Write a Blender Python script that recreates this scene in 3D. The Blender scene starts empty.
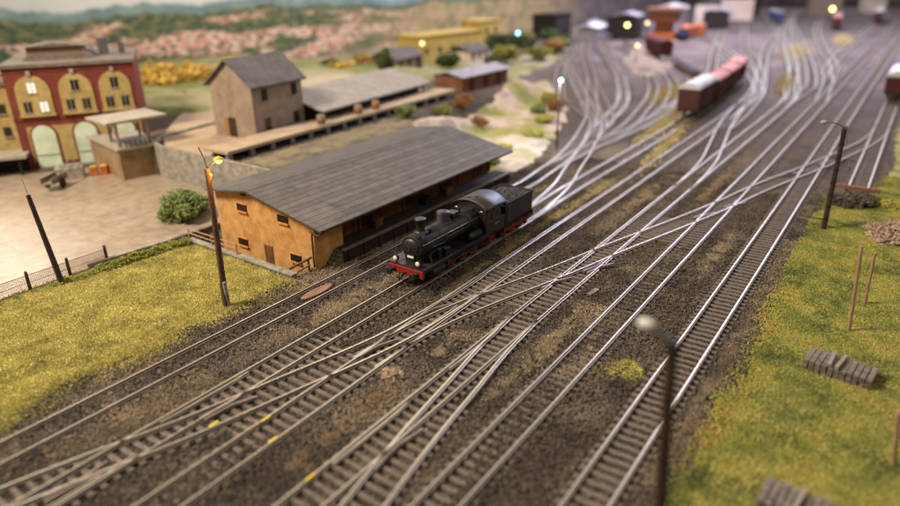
import bpy, math, random
import numpy as np
from mathutils import Vector, Matrix
random.seed(7)
scene = bpy.context.scene
C = scene.collection
PI = math.pi
# ------------------------------------------------------------------ camera
cd = bpy.data.cameras.new('camera'); cam = bpy.data.objects.new('camera', cd); C.objects.link(cam)
cd.sensor_width = 36; cd.lens = 26; cd.clip_start = .1; cd.clip_end = 2000
rx = Vector((0.5775687, -0.81620585, -0.01491312))      # image right
dn = Vector((-0.3306954, -0.21722847, -0.91839662))     # image down
fw = Vector((0.74636114, 0.53536884, -0.39537988))      # view direction
M = Matrix((( rx.x, -dn.x, -fw.x, 0), (rx.y, -dn.y, -fw.y, 0), (rx.z, -dn.z, -fw.z, 18.7), (0, 0, 0, 1)))
cam.matrix_world = M
cd.dof.use_dof = True; cd.dof.focus_distance = 41.0; cd.dof.aperture_fstop = .026/.54; cd.dof.aperture_blades = 0
scene.camera = cam
# ------------------------------------------------------------------ light
w = bpy.data.worlds.new('World'); scene.world = w; w.use_nodes = True
w.node_tree.nodes['Background'].inputs[0].default_value = (1, .93, .86, 1)
w.node_tree.nodes['Background'].inputs[1].default_value = .24
def area(name, loc, target, size, power, color, sy=None):
    l = bpy.data.lights.new(name, 'AREA'); l.energy = power; l.color = color; l.size = size
    if sy: l.shape = 'RECTANGLE'; l.size_y = sy
    o = bpy.data.objects.new(name, l); C.objects.link(o); o.location = loc
    o.rotation_euler = (Vector(target)-Vector(loc)).to_track_quat('-Z', 'Y').to_euler()
    return o
area('hall_lamp', (-12, 66, 62), (32, 22, 0), 20, 134000, (1, .885, .735))
area('hall_lamp', (45, -45, 70), (45, 5, 0), 30, 20000, (1, .88, .72))
area('hall_lamp', (190, 40, 85), (190, 30, 0), 60, 380000, (.72, .70, 1))
area('hall_lamp', (33, 102, 27), (17, 50, 0), 12, 5200, (1, .95, .80))
area('hall_lamp', (395, 70, 62), (120, 22, 0), 150, 105000, (.76, .82, 1), 70)
area('hall_lamp', (85, 85, 60), (85, 80, 0), 40, 34000, (1, .88, .74))
scene.view_settings.view_transform = 'Standard'; scene.view_settings.look = 'None'
scene.view_settings.exposure = 0.0; scene.view_settings.gamma = 1
scene.render.engine = 'CYCLES'
# ------------------------------------------------------------------ materials
def lin(c):
    return tuple((v/255/12.92 if v/255 <= .04045 else ((v/255+.055)/1.055)**2.4) for v in c) + (1,)
def mat(name, cols, scale=1.0, rough=.8, metal=0., bump=0., bscale=None, spec=.3, detail=6, lo=.35, hi=.65, emit=None, estr=0, island=0., stretch=None, fine=0.):
    """noise between the listed colours, optional per-island value change and bump"""
    m = bpy.data.materials.new(name); m.use_nodes = True; nt = m.node_tree; N = nt.nodes; L = nt.links
    b = N['Principled BSDF']; b.inputs['Roughness'].default_value = rough; b.inputs['Metallic'].default_value = metal
    b.inputs['Specular IOR Level'].default_value = spec
    tc = N.new('ShaderNodeTexCoord'); mp = N.new('ShaderNodeMapping'); L.new(tc.outputs['Object'], mp.inputs[0])
    if stretch: mp.inputs['Scale'].default_value = stretch
    if len(cols) > 1:
        n = N.new('ShaderNodeTexNoise'); n.inputs['Scale'].default_value = scale; n.inputs['Detail'].default_value = detail; n.inputs['Roughness'].default_value = .65
        L.new(mp.outputs[0], n.inputs['Vector'])
        r = N.new('ShaderNodeValToRGB'); L.new(n.outputs[0], r.inputs[0])
        e = r.color_ramp.elements; k = len(cols)
        e[0].position = lo; e[0].color = lin(cols[0]); e[1].position = hi; e[1].color = lin(cols[-1])
        for i in range(1, k-1):
            q = e.new(lo+(hi-lo)*i/(k-1)); q.color = lin(cols[i])
        src = r.outputs[0]
    else:
        v = N.new('ShaderNodeRGB'); v.outputs[0].default_value = lin(cols[0]); src = v.outputs[0]
    if fine:
        n3 = N.new('ShaderNodeTexNoise'); n3.inputs['Scale'].default_value = 9; n3.inputs['Detail'].default_value = 4; L.new(tc.outputs['Object'], n3.inputs['Vector'])
        mr = N.new('ShaderNodeMapRange'); mr.inputs[1].default_value = .3; mr.inputs[2].default_value = .7
        mr.inputs[3].default_value = 1-fine; mr.inputs[4].default_value = 1+fine; L.new(n3.outputs[0], mr.inputs[0])
        hs = N.new('ShaderNodeHueSaturation'); L.new(mr.outputs[0], hs.inputs['Value']); L.new(src, hs.inputs['Color']); src = hs.outputs[0]
    if island:
        g = N.new('ShaderNodeNewGeometry')
        mr = N.new('ShaderNodeMapRange'); mr.inputs[3].default_value = 1-island; mr.inputs[4].default_value = 1+island*1.1; L.new(g.outputs['Random Per Island'], mr.inputs[0])
        hs = N.new('ShaderNodeHueSaturation'); L.new(mr.outputs[0], hs.inputs['Value']); L.new(src, hs.inputs['Color']); src = hs.outputs[0]
    L.new(src, b.inputs['Base Color'])
    if bump:
        n2 = N.new('ShaderNodeTexNoise'); n2.inputs['Scale'].default_value = bscale or scale*4; n2.inputs['Detail'].default_value = 5; L.new(mp.outputs[0], n2.inputs['Vector'])
        bp = N.new('ShaderNodeBump'); bp.inputs['Strength'].default_value = min(1, bump); bp.inputs['Distance'].default_value = .1*max(1, bump); L.new(n2.outputs[0], bp.inputs['Height']); L.new(bp.outputs[0], b.inputs['Normal'])
    if emit:
        b.inputs['Emission Color'].default_value = lin(emit); b.inputs['Emission Strength'].default_value = estr
    return m
Mt = {}
Mt['stone'] = mat('ballast_stone', [(58, 49, 42), (84, 73, 62), (116, 102, 86)], .35, .9, island=.45, lo=.3, hi=.72)
Mt['soilstone'] = mat('soil_crumb', [(94, 82, 64), (122, 106, 84), (146, 130, 104)], .5, .95, island=.35)
Mt['tan'] = mat('tan_dust', [(130, 114, 88), (160, 142, 112)], 1.5, .95, island=.25)
Mt['orange_dust'] = mat('orange_dust', [(130, 106, 82), (154, 128, 100)], 1.5, .95, island=.25)
Mt['grass_l'] = mat('grass_flock_left', [(130, 122, 66), (166, 154, 84), (192, 180, 106)], .55, .95, island=.32, lo=.3, hi=.7)
Mt['grass_base'] = mat('grass_base_left', [(122, 114, 60), (160, 148, 80), (180, 168, 96)], 2.5, .95, bump=.6, bscale=9)
Mt['grass_r'] = mat('grass_flock_right', [(88, 98, 50), (126, 128, 62), (156, 148, 72), (164, 144, 76)], .34, .95, island=.3, lo=.36, hi=.66, detail=4)
Mt['grass_rb'] = mat('grass_base_right', [(78, 88, 48), (118, 118, 60), (150, 138, 68), (152, 128, 72)], .3, .95, bump=.6, bscale=9, lo=.36, hi=.66, detail=4)
Mt['hedge'] = mat('hedge_leaf', [(76, 82, 34), (126, 128, 54), (164, 160, 74)], 1.2, .9, island=.35)
Mt['bush'] = mat('bush_leaf', [(84, 96, 46), (126, 136, 74)], 1.0, .9, island=.35)
Mt['leaf'] = mat('dark_leaf', [(36, 48, 22), (78, 88, 40)], .6, .9, island=.4)
Mt['autumn'] = mat('autumn_leaf', [(160, 126, 56), (204, 168, 78)], .4, .9, island=.35)
Mt['olive'] = mat('olive_leaf', [(84, 88, 36), (138, 134, 58)], .5, .9, island=.35)
Mt['rustleaf'] = mat('rusty_leaf', [(110, 74, 38), (156, 112, 58)], .6, .9, island=.35)
Mt['moss'] = mat('moss', [(140, 134, 58), (172, 162, 80)], 1, .95, island=.3)
Mt['sleeper'] = mat('sleeper_wood', [(72, 61, 51), (100, 87, 74), (130, 116, 101)], 2.2, .85, bump=.4, bscale=14, stretch=(6, 1, 1), fine=.25)
Mt['darksleeper'] = mat('turnout_sleeper_wood', [(44, 36, 30), (62, 51, 41), (82, 69, 57)], 2.2, .85, bump=.4, bscale=14, stretch=(6, 1, 1), fine=.25)
Mt['wood'] = mat('pole_wood', [(58, 38, 24), (98, 66, 42)], 3, .8, bump=.3, stretch=(4, 4, .5))
Mt['darkwood'] = mat('dark_pole_wood', [(34, 24, 18), (66, 46, 32)], 3, .75, bump=.3, stretch=(4, 4, .5))
Mt['palewood'] = mat('pale_wood', [(128, 98, 72), (168, 134, 104)], 3, .8, stretch=(4, 4, .5))
Mt['greywood'] = mat('grey_wood', [(82, 72, 62), (128, 116, 102)], 3, .85, island=.3, bump=.3)
Mt['ochre'] = mat('orange_render', [(160, 114, 62), (180, 132, 74), (192, 146, 88)], 1.4, .9, bump=.15, bscale=22, fine=.10)
Mt['brownwall'] = mat('brown_plank_wall', [(74, 46, 26), (120, 76, 42)], 1.2, .85, stretch=(6, 6, .6), fine=.1)
Mt['concrete'] = mat('concrete', [(104, 98, 86), (150, 142, 126)], 1.6, .9, bump=.2, fine=.12)
Mt['darkconc'] = mat('dark_concrete', [(66, 62, 54), (98, 90, 78)], 1.6, .9, bump=.2, fine=.12)
Mt['black'] = mat('black_paint', [(18, 18, 18), (30, 28, 26), (50, 44, 37)], 1.6, .46, spec=.45, fine=.3, lo=.35, hi=.8)
Mt['blackmatt'] = mat('black_matt', [(16, 15, 14), (28, 26, 24)], 2, .7)
Mt['red'] = mat('red_paint', [(104, 24, 17), (140, 36, 24)], 3, .45, spec=.45, fine=.12)
Mt['darkred'] = mat('dark_red_paint', [(58, 24, 18), (84, 34, 26)], 2, .6)
Mt['steel'] = mat('steel', [(120, 112, 104), (170, 160, 150)], 3, .35, metal=1)
Mt['coal'] = mat('coal', [(20, 19, 18), (44, 42, 40)], 5, .55, island=.5, spec=.5)
Mt['glass'] = mat('window_glass', [(22, 20, 20)], 1, .12, spec=.6)
Mt['lens'] = mat('lamp_lens', [(210, 205, 190)], 1, .15, spec=.6)
Mt['rust'] = mat('rust', [(104, 66, 46), (138, 92, 68)], 3, .85)
Mt['yellow'] = mat('yellow_paint', [(196, 168, 30)], 1, .6)
Mt['brick'] = mat('red_brick', [(98, 44, 34), (120, 56, 43)], 1.2, .9, fine=.12)
Mt['cream'] = mat('yellow_stone', [(146, 122, 72), (174, 150, 94)], .9, .9, fine=.08)
Mt['trim'] = mat('grey_trim', [(128, 118, 104), (158, 146, 130)], 1.5, .9)
Mt['paleglass'] = mat('pale_gate_glazing', [(176, 186, 156), (206, 214, 190)], .5, .3)
Mt['greige'] = mat('grey_brown_render', [(122, 104, 86), (146, 126, 106)], .8, .9, fine=.08)
Mt['sandstone'] = mat('tan_block', [(118, 92, 64), (148, 120, 88)], .6, .9, fine=.1)
Mt['roofgrey'] = mat('dark_roof', [(74, 68, 64), (98, 90, 84)], .8, .8, fine=.12)
Mt['tinroof'] = mat('tin_roof', [(120, 116, 118), (158, 152, 154)], .8, .6)
Mt['tanflat'] = mat('tan_paving_edge', [(146, 124, 98), (168, 146, 118)], .6, .9, fine=.06)
Mt['white'] = mat('white_paint', [(176, 174, 166), (204, 202, 194)], 1, .6)
Mt['pink'] = mat('pink_tarpaulin', [(168, 112, 98), (200, 146, 130)], .8, .8)
Mt['orange'] = mat('orange_paint', [(150, 74, 36), (186, 104, 52)], 1, .6)
Mt['blue'] = mat('blue_paint', [(40, 48, 88), (62, 74, 116)], 1, .6)
Mt['yellowwall'] = mat('yellow_wall', [(166, 140, 70), (190, 162, 84)], .4, .9)
Mt['brownshed'] = mat('brown_shed_planks', [(100, 62, 42), (128, 84, 60)], .8, .85)
Mt['wire'] = mat('galvanised_wire', [(140, 112, 92), (172, 146, 124)], 2, .6)
Mt['rock'] = mat('dark_rubble', [(52, 46, 38), (92, 84, 70)], 2, .95, island=.5)
Mt['gravel'] = mat('pink_gravel', [(128, 104, 84), (176, 150, 126)], 2, .95, island=.35)
Mt['townwall'] = mat('town_wall', [(196, 172, 148), (222, 202, 180)], .3, .9)

Mt['frogmetal'] = mat('frog_metal', [(104, 90, 84), (146, 130, 120)], 2, .5, metal=.3)
def rail_mat():
    m = bpy.data.materials.new('rail_steel'); m.use_nodes = True; nt = m.node_tree; N = nt.nodes; L = nt.links; b = N['Principled BSDF']
    g = N.new('ShaderNodeNewGeometry'); s = N.new('ShaderNodeSeparateXYZ'); L.new(g.outputs['True Normal'], s.inputs[0])
    mr = N.new('ShaderNodeMapRange'); mr.inputs[1].default_value = .6; mr.inputs[2].default_value = .8; L.new(s.outputs[2], mr.inputs[0])
    n = N.new('ShaderNodeTexNoise'); n.inputs['Scale'].default_value = 1.3; n.inputs['Detail'].default_value = 6
    r = N.new('ShaderNodeValToRGB'); L.new(n.outputs[0], r.inputs[0]); r.color_ramp.elements[0].color = lin((150, 138, 118)); r.color_ramp.elements[1].color = lin((214, 202, 180)); r.color_ramp.elements[0].position = .35; r.color_ramp.elements[1].position = .65
    mx = N.new('ShaderNodeMix'); mx.data_type = 'RGBA'; L.new(mr.outputs[0], mx.inputs[0]); mx.inputs[6].default_value = lin((70, 48, 34)); L.new(r.outputs[0], mx.inputs[7]); L.new(mx.outputs[2], b.inputs['Base Color'])
    m2 = N.new('ShaderNodeMath'); m2.operation = 'MULTIPLY'; m2.inputs[1].default_value = .4; L.new(mr.outputs[0], m2.inputs[0]); L.new(m2.outputs[0], b.inputs['Metallic'])
    m3 = N.new('ShaderNodeMapRange'); m3.inputs[3].default_value = .8; m3.inputs[4].default_value = .38; L.new(mr.outputs[0], m3.inputs[0]); L.new(m3.outputs[0], b.inputs['Roughness'])
    return m
Mt['rail'] = rail_mat()

def ground_mat():
    m = bpy.data.materials.new('ballast_ground'); m.use_nodes = True; nt = m.node_tree; N = nt.nodes; L = nt.links; b = N['Principled BSDF']; b.inputs['Roughness'].default_value = .95; b.inputs['Specular IOR Level'].default_value = .15
    tc = N.new('ShaderNodeTexCoord')
    def noise(s, d=6):
        n = N.new('ShaderNodeTexNoise'); n.inputs['Scale'].default_value = s; n.inputs['Detail'].default_value = d; n.inputs['Roughness'].default_value = .7; L.new(tc.outputs['Object'], n.inputs['Vector']); return n
    v = N.new('ShaderNodeTexVoronoi'); v.inputs['Scale'].default_value = 6.5; L.new(tc.outputs['Object'], v.inputs['Vector'])
    sp = N.new('ShaderNodeSeparateColor'); L.new(v.outputs['Color'], sp.inputs[0])
    r = N.new('ShaderNodeValToRGB'); L.new(sp.outputs[0], r.inputs[0]); e = r.color_ramp.elements
    e[0].color = lin((46, 39, 33)); e[1].color = lin((108, 94, 78)); e[1].position = 1.; q = e.new(.5); q.color = lin((74, 64, 53))
    n = noise(.12, 5)
    r2 = N.new('ShaderNodeValToRGB'); L.new(n.outputs[0], r2.inputs[0]); r2.color_ramp.elements[0].position = .48; r2.color_ramp.elements[1].position = .72
    r2.color_ramp.elements[0].color = (0, 0, 0, 1); r2.color_ramp.elements[1].color = (.75, .75, .75, 1)
    nb = noise(3, 5); r3 = N.new('ShaderNodeValToRGB'); L.new(nb.outputs[0], r3.inputs[0]); r3.color_ramp.elements[0].color = lin((88, 72, 54)); r3.color_ramp.elements[1].color = lin((142, 118, 88)); r3.color_ramp.elements[0].position = .3; r3.color_ramp.elements[1].position = .7
    mx = N.new('ShaderNodeMix'); mx.data_type = 'RGBA'; L.new(r2.outputs[0], mx.inputs[0]); L.new(r.outputs[0], mx.inputs[6]); L.new(r3.outputs[0], mx.inputs[7])
    # beyond the throat the ground colour blends to a paler grey brown
    s = N.new('ShaderNodeSeparateXYZ'); L.new(tc.outputs['Object'], s.inputs[0])
    mr = N.new('ShaderNodeMapRange'); mr.inputs[1].default_value = 75; mr.inputs[2].default_value = 150; L.new(s.outputs[0], mr.inputs[0])
    n4 = noise(.09, 5); r4 = N.new('ShaderNodeValToRGB'); L.new(n4.outputs[0], r4.inputs[0]); r4.color_ramp.elements[0].color = lin((80, 71, 66)); r4.color_ramp.elements[1].color = lin((118, 106, 98)); r4.color_ramp.elements[0].position = .35; r4.color_ramp.elements[1].position = .65
    mx2 = N.new('ShaderNodeMix'); mx2.data_type = 'RGBA'; L.new(mr.outputs[0], mx2.inputs[0]); L.new(mx.outputs[2], mx2.inputs[6]); L.new(r4.outputs[0], mx2.inputs[7])
    L.new(mx2.outputs[2], b.inputs['Base Color'])
    bp = N.new('ShaderNodeBump'); bp.inputs['Strength'].default_value = .9; bp.inputs['Distance'].default_value = .12; bp.invert = True; L.new(v.outputs['Distance'], bp.inputs['Height']); L.new(bp.outputs[0], b.inputs['Normal'])
    return m
Mt['ground'] = ground_mat()

def plank_roof_mat(name, c1, c2, c3, width, axis):
    """felt strips laid across the roof, each strip with its own tone and a dark lap line"""
    m = bpy.data.materials.new(name); m.use_nodes = True; nt = m.node_tree; N = nt.nodes; L = nt.links; b = N['Principled BSDF']; b.inputs['Roughness'].default_value = .78; b.inputs['Specular IOR Level'].default_value = .3
    tc = N.new('ShaderNodeTexCoord'); mp = N.new('ShaderNodeMapping'); L.new(tc.outputs['Object'], mp.inputs[0])
    br = N.new('ShaderNodeTexBrick'); L.new(mp.outputs[0], br.inputs['Vector']); br.inputs['Scale'].default_value = 1; br.inputs['Brick Width'].default_value = width[0]; br.inputs['Row Height'].default_value = width[1]
    br.inputs['Mortar Size'].default_value = .028; br.inputs['Mortar Smooth'].default_value = .3; br.inputs['Color1'].default_value = lin(c1); br.inputs['Color2'].default_value = lin(c2); br.inputs['Mortar'].default_value = lin(c3); br.offset = .37
    n = N.new('ShaderNodeTexNoise'); n.inputs['Scale'].default_value = 1.1; n.inputs['Detail'].default_value = 9; n.inputs['Roughness'].default_value = .7; L.new(tc.outputs['Object'], n.inputs['Vector'])
    mr = N.new('ShaderNodeMapRange'); mr.inputs[1].default_value = .3; mr.inputs[2].default_value = .7; mr.inputs[3].default_value = .66; mr.inputs[4].default_value = 1.28; L.new(n.outputs[0], mr.inputs[0])
    hs = N.new('ShaderNodeHueSaturation'); L.new(mr.outputs[0], hs.inputs['Value']); L.new(br.outputs['Color'], hs.inputs['Color']); L.new(hs.outputs[0], b.inputs['Base Color'])
    bp = N.new('ShaderNodeBump'); bp.inputs['Strength'].default_value = .6; bp.inputs['Distance'].default_value = .05; bp.invert = True; L.new(br.outputs['Fac'], bp.inputs['Height'])
    b2 = N.new('ShaderNodeBump'); b2.inputs['Strength'].default_value = .35; b2.inputs['Distance'].default_value = .06; n5 = N.new('ShaderNodeTexNoise'); n5.inputs['Scale'].default_value = 9; n5.inputs['Detail'].default_value = 6; L.new(tc.outputs['Object'], n5.inputs['Vector'])
    L.new(n5.outputs[0], b2.inputs['Height']); L.new(bp.outputs[0], b2.inputs['Normal']); L.new(b2.outputs[0], b.inputs['Normal'])
    return m
Mt['feltroof'] = plank_roof_mat('felt_roof', (78, 73, 67), (94, 87, 79), (36, 32, 28), (19, .62), 0)
Mt['yard'] = plank_roof_mat('yard_paving', (144, 126, 106), (152, 133, 112), (116, 99, 82), (9, 3.5), 0)
def yard_gloss():
    b = Mt['yard'].node_tree.nodes['Principled BSDF']; b.inputs['Roughness'].default_value = .28; b.inputs['Specular IOR Level'].default_value = .6
yard_gloss()

def backdrop_mat():
    """a printed townscape: pink roofed town under wooded hills and a strip of pale sky"""
    m = bpy.data.materials.new('printed_landscape'); m.use_nodes = True; nt = m.node_tree; N = nt.nodes; L = nt.links; b = N['Principled BSDF']; b.inputs['Roughness'].default_value = .9
    tc = N.new('ShaderNodeTexCoord'); s = N.new('ShaderNodeSeparateXYZ'); L.new(tc.outputs['UV'], s.inputs[0])   # u metres along, v metres up
    def noise(sx, sy, sc, d=4):
        mp = N.new('ShaderNodeMapping'); mp.inputs['Scale'].default_value = (sx, sy, 1); L.new(tc.outputs['UV'], mp.inputs[0])
        n = N.new('ShaderNodeTexNoise'); n.inputs['Scale'].default_value = sc; n.inputs['Roughness'].default_value = .6; n.inputs['Detail'].default_value = d; L.new(mp.outputs[0], n.inputs['Vector']); return n.outputs[0]
    def ramp(src, cols):
        r = N.new('ShaderNodeValToRGB'); L.new(src, r.inputs[0]); e = r.color_ramp.elements
        e[0].position = cols[0][0]; e[0].color = lin(cols[0][1]); e[1].position = cols[-1][0]; e[1].color = lin(cols[-1][1])
        for p, c in cols[1:-1]: q = e.new(p); q.color = lin(c)
        return r.outputs[0]
    def mix(f, a, bb):
        x = N.new('ShaderNodeMix'); x.data_type = 'RGBA'; L.new(f, x.inputs[0]); L.new(a, x.inputs[6]); L.new(bb, x.inputs[7]); return x.outputs[2]
    def mrange(src, a, bb):
        r = N.new('ShaderNodeMapRange'); r.inputs[1].default_value = a; r.inputs[2].default_value = bb; L.new(src, r.inputs[0]); return r.outputs[0]
    def add(a, bb, k):
        x = N.new('ShaderNodeMath'); x.operation = 'MULTIPLY_ADD'; L.new(bb, x.inputs[0]); x.inputs[1].default_value = k; L.new(a, x.inputs[2]); return x.outputs[0]
    mp = N.new('ShaderNodeMapping'); mp.inputs['Scale'].default_value = (.9, 1.7, 1); L.new(tc.outputs['UV'], mp.inputs[0])
    vo = N.new('ShaderNodeTexVoronoi'); vo.inputs['Scale'].default_value = 1.0; vo.distance = 'CHEBYCHEV'; L.new(mp.outputs[0], vo.inputs['Vector'])
    sp = N.new('ShaderNodeSeparateColor'); L.new(vo.outputs['Color'], sp.inputs[0])
    town = ramp(sp.outputs[0], [(0, (196, 136, 112)), (.25, (214, 164, 138)), (.45, (232, 210, 182)), (.62, (212, 188, 156)), (.76, (186, 124, 100)), (.9, (96, 104, 80)), (1, (112, 116, 88))])
    wood = ramp(noise(1, 1.6, .5, 8), [(.3, (52, 70, 54)), (.5, (88, 100, 66)), (.7, (146, 138, 92))])
    far = ramp(noise(.5, 2, .3, 6), [(.3, (92, 120, 120)), (.7, (146, 166, 156))])
    sky = ramp(noise(.4, 1, .1, 4), [(.3, (200, 204, 196)), (.7, (224, 222, 210))])
    wob = noise(1, 0.01, .05, 5)
    v = add(s.outputs[1], wob, -9.0)          # height with the hill line wandering
    patch = noise(.5, 2.2, .13, 6)
    pm = mrange(patch, .475, .515)
    low = mix(pm, wood, town)
    # towards the right the town thins into brown green woods
    um = mrange(add(s.outputs[0], wob, 40), 205, 245)
    brownw = ramp(noise(1, 1.4, .22, 5), [(.3, (98, 92, 58)), (.45, (140, 126, 84)), (.6, (170, 146, 98)), (.75, (176, 120, 92))])
    low = mix(um, low, brownw)
    c = mix(mrange(v, 5.6, 6.4), low, wood)
    c = mix(mrange(v, 6.8, 7.8), c, far)
    c = mix(mrange(v, 8.8, 9.6), c, sky)
    # the hall beyond falls to a dull grey brown print
    c = mix(mrange(s.outputs[0], 290, 340), c, ramp(noise(.2, .3, .5, 6), [(.3, (84, 74, 72)), (.5, (120, 106, 104)), (.7, (150, 138, 136))]))
    L.new(c, b.inputs['Base Color'])
    return m
Mt['backdrop'] = backdrop_mat()
Mt['dry'] = mat('dry_grass', [(140, 124, 84), (172, 154, 104)], 1, .95, island=.25)
def bulbmat(name, col, s): return mat(name, [col], emit=col, estr=s)
Mt['bulb_warm'] = bulbmat('bulb_warm', (255, 170, 50), 14)
Mt['bulb_blue'] = bulbmat('bulb_blue', (130, 205, 255), 10)
Mt['bulb_white'] = bulbmat('bulb_white', (140, 200, 235), 6)
Mt['bulb_yellow'] = bulbmat('bulb_yellow', (240, 222, 130), 7)
Mt['bulb_dim'] = bulbmat('bulb_dim', (200, 186, 130), 4.5)
Mt['bulb_teal'] = bulbmat('bulb_teal', (70, 170, 165), 7)
Mt['reflectpane'] = mat('bright_pane', [(230, 234, 226)], 1, .2, emit=(230, 235, 225), estr=.15)  # pale colour and weak glow stand in for reflections on the panes
# ------------------------------------------------------------------ mesh helpers
class MB:
    def __init__(s): s.v = []; s.f = []; s.sm = []
    def add(s, vs, fs, smooth=False):
        o = len(s.v); s.v += [tuple(p) for p in vs]; s.f += [tuple(i+o for i in f) for f in fs]; s.sm += [smooth]*len(fs); return s
    def box(s, c, d, rz=0, taper=1.0, rot=None, bev=0):
        hx, hy, hz = d[0]/2, d[1]/2, d[2]/2; R = rot if rot else Matrix.Rotation(rz, 3, 'Z'); vs = []
        for z in (-1, 1):
            t = taper if z > 0 else 1
            for x, y in ((-1, -1), (1, -1), (1, 1), (-1, 1)):
                p = R @ Vector((x*hx*t, y*hy*t, z*hz)); vs.append(p+Vector(c))
        return s.add(vs, [(0, 3, 2, 1), (4, 5, 6, 7), (0, 1, 5, 4), (1, 2, 6, 5), (2, 3, 7, 6), (3, 0, 4, 7)])
    def bx(s, x0, x1, y0, y1, z0, z1): return s.box(((x0+x1)/2, (y0+y1)/2, (z0+z1)/2), (x1-x0, y1-y0, z1-z0))
    def tube(s, a, b, r0, r1=None, n=12, cap=True, smooth=True):
        a = Vector(a); b = Vector(b); r1 = r0 if r1 is None else r1; d = (b-a).normalized()
        u = d.orthogonal().normalized(); w_ = d.cross(u); vs = []
        for p, r in ((a, r0), (b, r1)):
            for i in range(n): t = 2*PI*i/n; vs.append(p+u*(r*math.cos(t))+w_*(r*math.sin(t)))
        s.add(vs, [(i, (i+1) % n, n+(i+1) % n, n+i) for i in range(n)], smooth)
        if cap: s.add(vs[:n], [tuple(range(n))[::-1]]); s.add(vs[n:], [tuple(range(n))])
        return s
    def path(s, pts, r, n=8):
        for a, b in zip(pts, pts[1:]): s.tube(a, b, r, r, n)
        return s
    def lathe(s, origin, axis, prof, n=24, smooth=True):
        """prof: list of (distance along axis, radius)"""
        o = Vector(origin); d = Vector(axis).normalized(); u = d.orthogonal().normalized(); w_ = d.cross(u); vs = []
        for h, r in prof:
            for i in range(n): t = 2*PI*i/n; vs.append(o+d*h+u*(r*math.cos(t))+w_*(r*math.sin(t)))
        fs = [(k*n+i, k*n+(i+1) % n, (k+1)*n+(i+1) % n, (k+1)*n+i) for k in range(len(prof)-1) for i in range(n)]
        s.add(vs, fs, smooth); s.add(vs[:n], [tuple(range(n))[::-1]]); s.add(vs[-n:], [tuple(range(n))]); return s
    def prism(s, poly, axis, a, b):
        """poly in the plane across the axis ('x': (y,z), 'y': (x,z), 'z': (x,y))"""
        def P(q, t): return {'x': (t, q[0], q[1]), 'y': (q[0], t, q[1]), 'z': (q[0], q[1], t)}[axis]
        n = len(poly); vs = [P(q, a) for q in poly]+[P(q, b) for q in poly]
        return s.add(vs, [tuple(range(n))[::-1], tuple(range(n, 2*n))]+[(i, (i+1) % n, n+(i+1) % n, n+i) for i in range(n)])
    def ball(s, c, r, n=12, sq=(1, 1, 1)):
        vs = []; fs = []; m = n//2
        for j in range(m+1):
            for i in range(n):
                t = 2*PI*i/n; p = PI*j/m; vs.append((c[0]+r*sq[0]*math.sin(p)*math.cos(t), c[1]+r*sq[1]*math.sin(p)*math.sin(t), c[2]+r*sq[2]*math.cos(p)))
        for j in range(m):
            for i in range(n): fs.append((j*n+i, (j+1)*n+i, (j+1)*n+(i+1) % n, j*n+(i+1) % n))
        return s.add(vs, fs, True)
    def build(s, name, m, parent=None, bevel=0, loc=None):
        me = bpy.data.meshes.new(name); me.from_pydata(s.v, [], s.f); me.update()
        import bmesh
        bm = bmesh.new(); bm.from_mesh(me); bmesh.ops.recalc_face_normals(bm, faces=bm.faces); bm.to_mesh(me); bm.free()
        me.polygons.foreach_set('use_smooth', s.sm); me.materials.append(Mt[m] if isinstance(m, str) else m)
        o = bpy.data.objects.new(name, me); C.objects.link(o)
        if parent: o.parent = parent
        if loc: o.location = loc
        if bevel: b = o.modifiers.new('bevel', 'BEVEL'); b.width = bevel; b.segments = 2; b.limit_method = 'ANGLE'
        return o
def tag(o, label=None, cat=None, group=None, kind=None):
    if label: o['label'] = label
    if cat: o['category'] = cat
    if group: o['group'] = group
    if kind: o['kind'] = kind
    return o
def thing(name, loc, label, cat, group=None, rz=0, kind=None):
    o = bpy.data.objects.new(name, None); C.objects.link(o); o.location = loc; o.rotation_euler = (0, 0, rz); o.empty_display_size = .2
    return tag(o, label, cat, group, kind)
def copy_tree(o, loc, label, parent=None, rz=None):
    c = o.copy(); C.objects.link(c); c.parent = parent
    if parent is None: c.location = loc; c['label'] = label
    if rz is not None: c.rotation_euler = (0, 0, rz)
    for ch in [q for q in list(o.children)]: copy_tree(ch, None, None, c)
    return c
def npmesh(name, v, f, m, parent=None, smooth=False):
    me = bpy.data.meshes.new(name); k = f.shape[1]
    me.vertices.add(len(v)); me.vertices.foreach_set('co', v.astype(np.float32).ravel())
    me.loops.add(f.size); me.loops.foreach_set('vertex_index', f.astype(np.int32).ravel())
    me.polygons.add(len(f)); me.polygons.foreach_set('loop_start', np.arange(0, f.size, k, dtype=np.int32)); 
    me.update(calc_edges=True); me.polygons.foreach_set('use_smooth', [smooth]*len(f)); me.materials.append(Mt[m])
    o = bpy.data.objects.new(name, me); C.objects.link(o)
    if parent: o.parent = parent
    return o
rng = np.random.default_rng(3)
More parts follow.
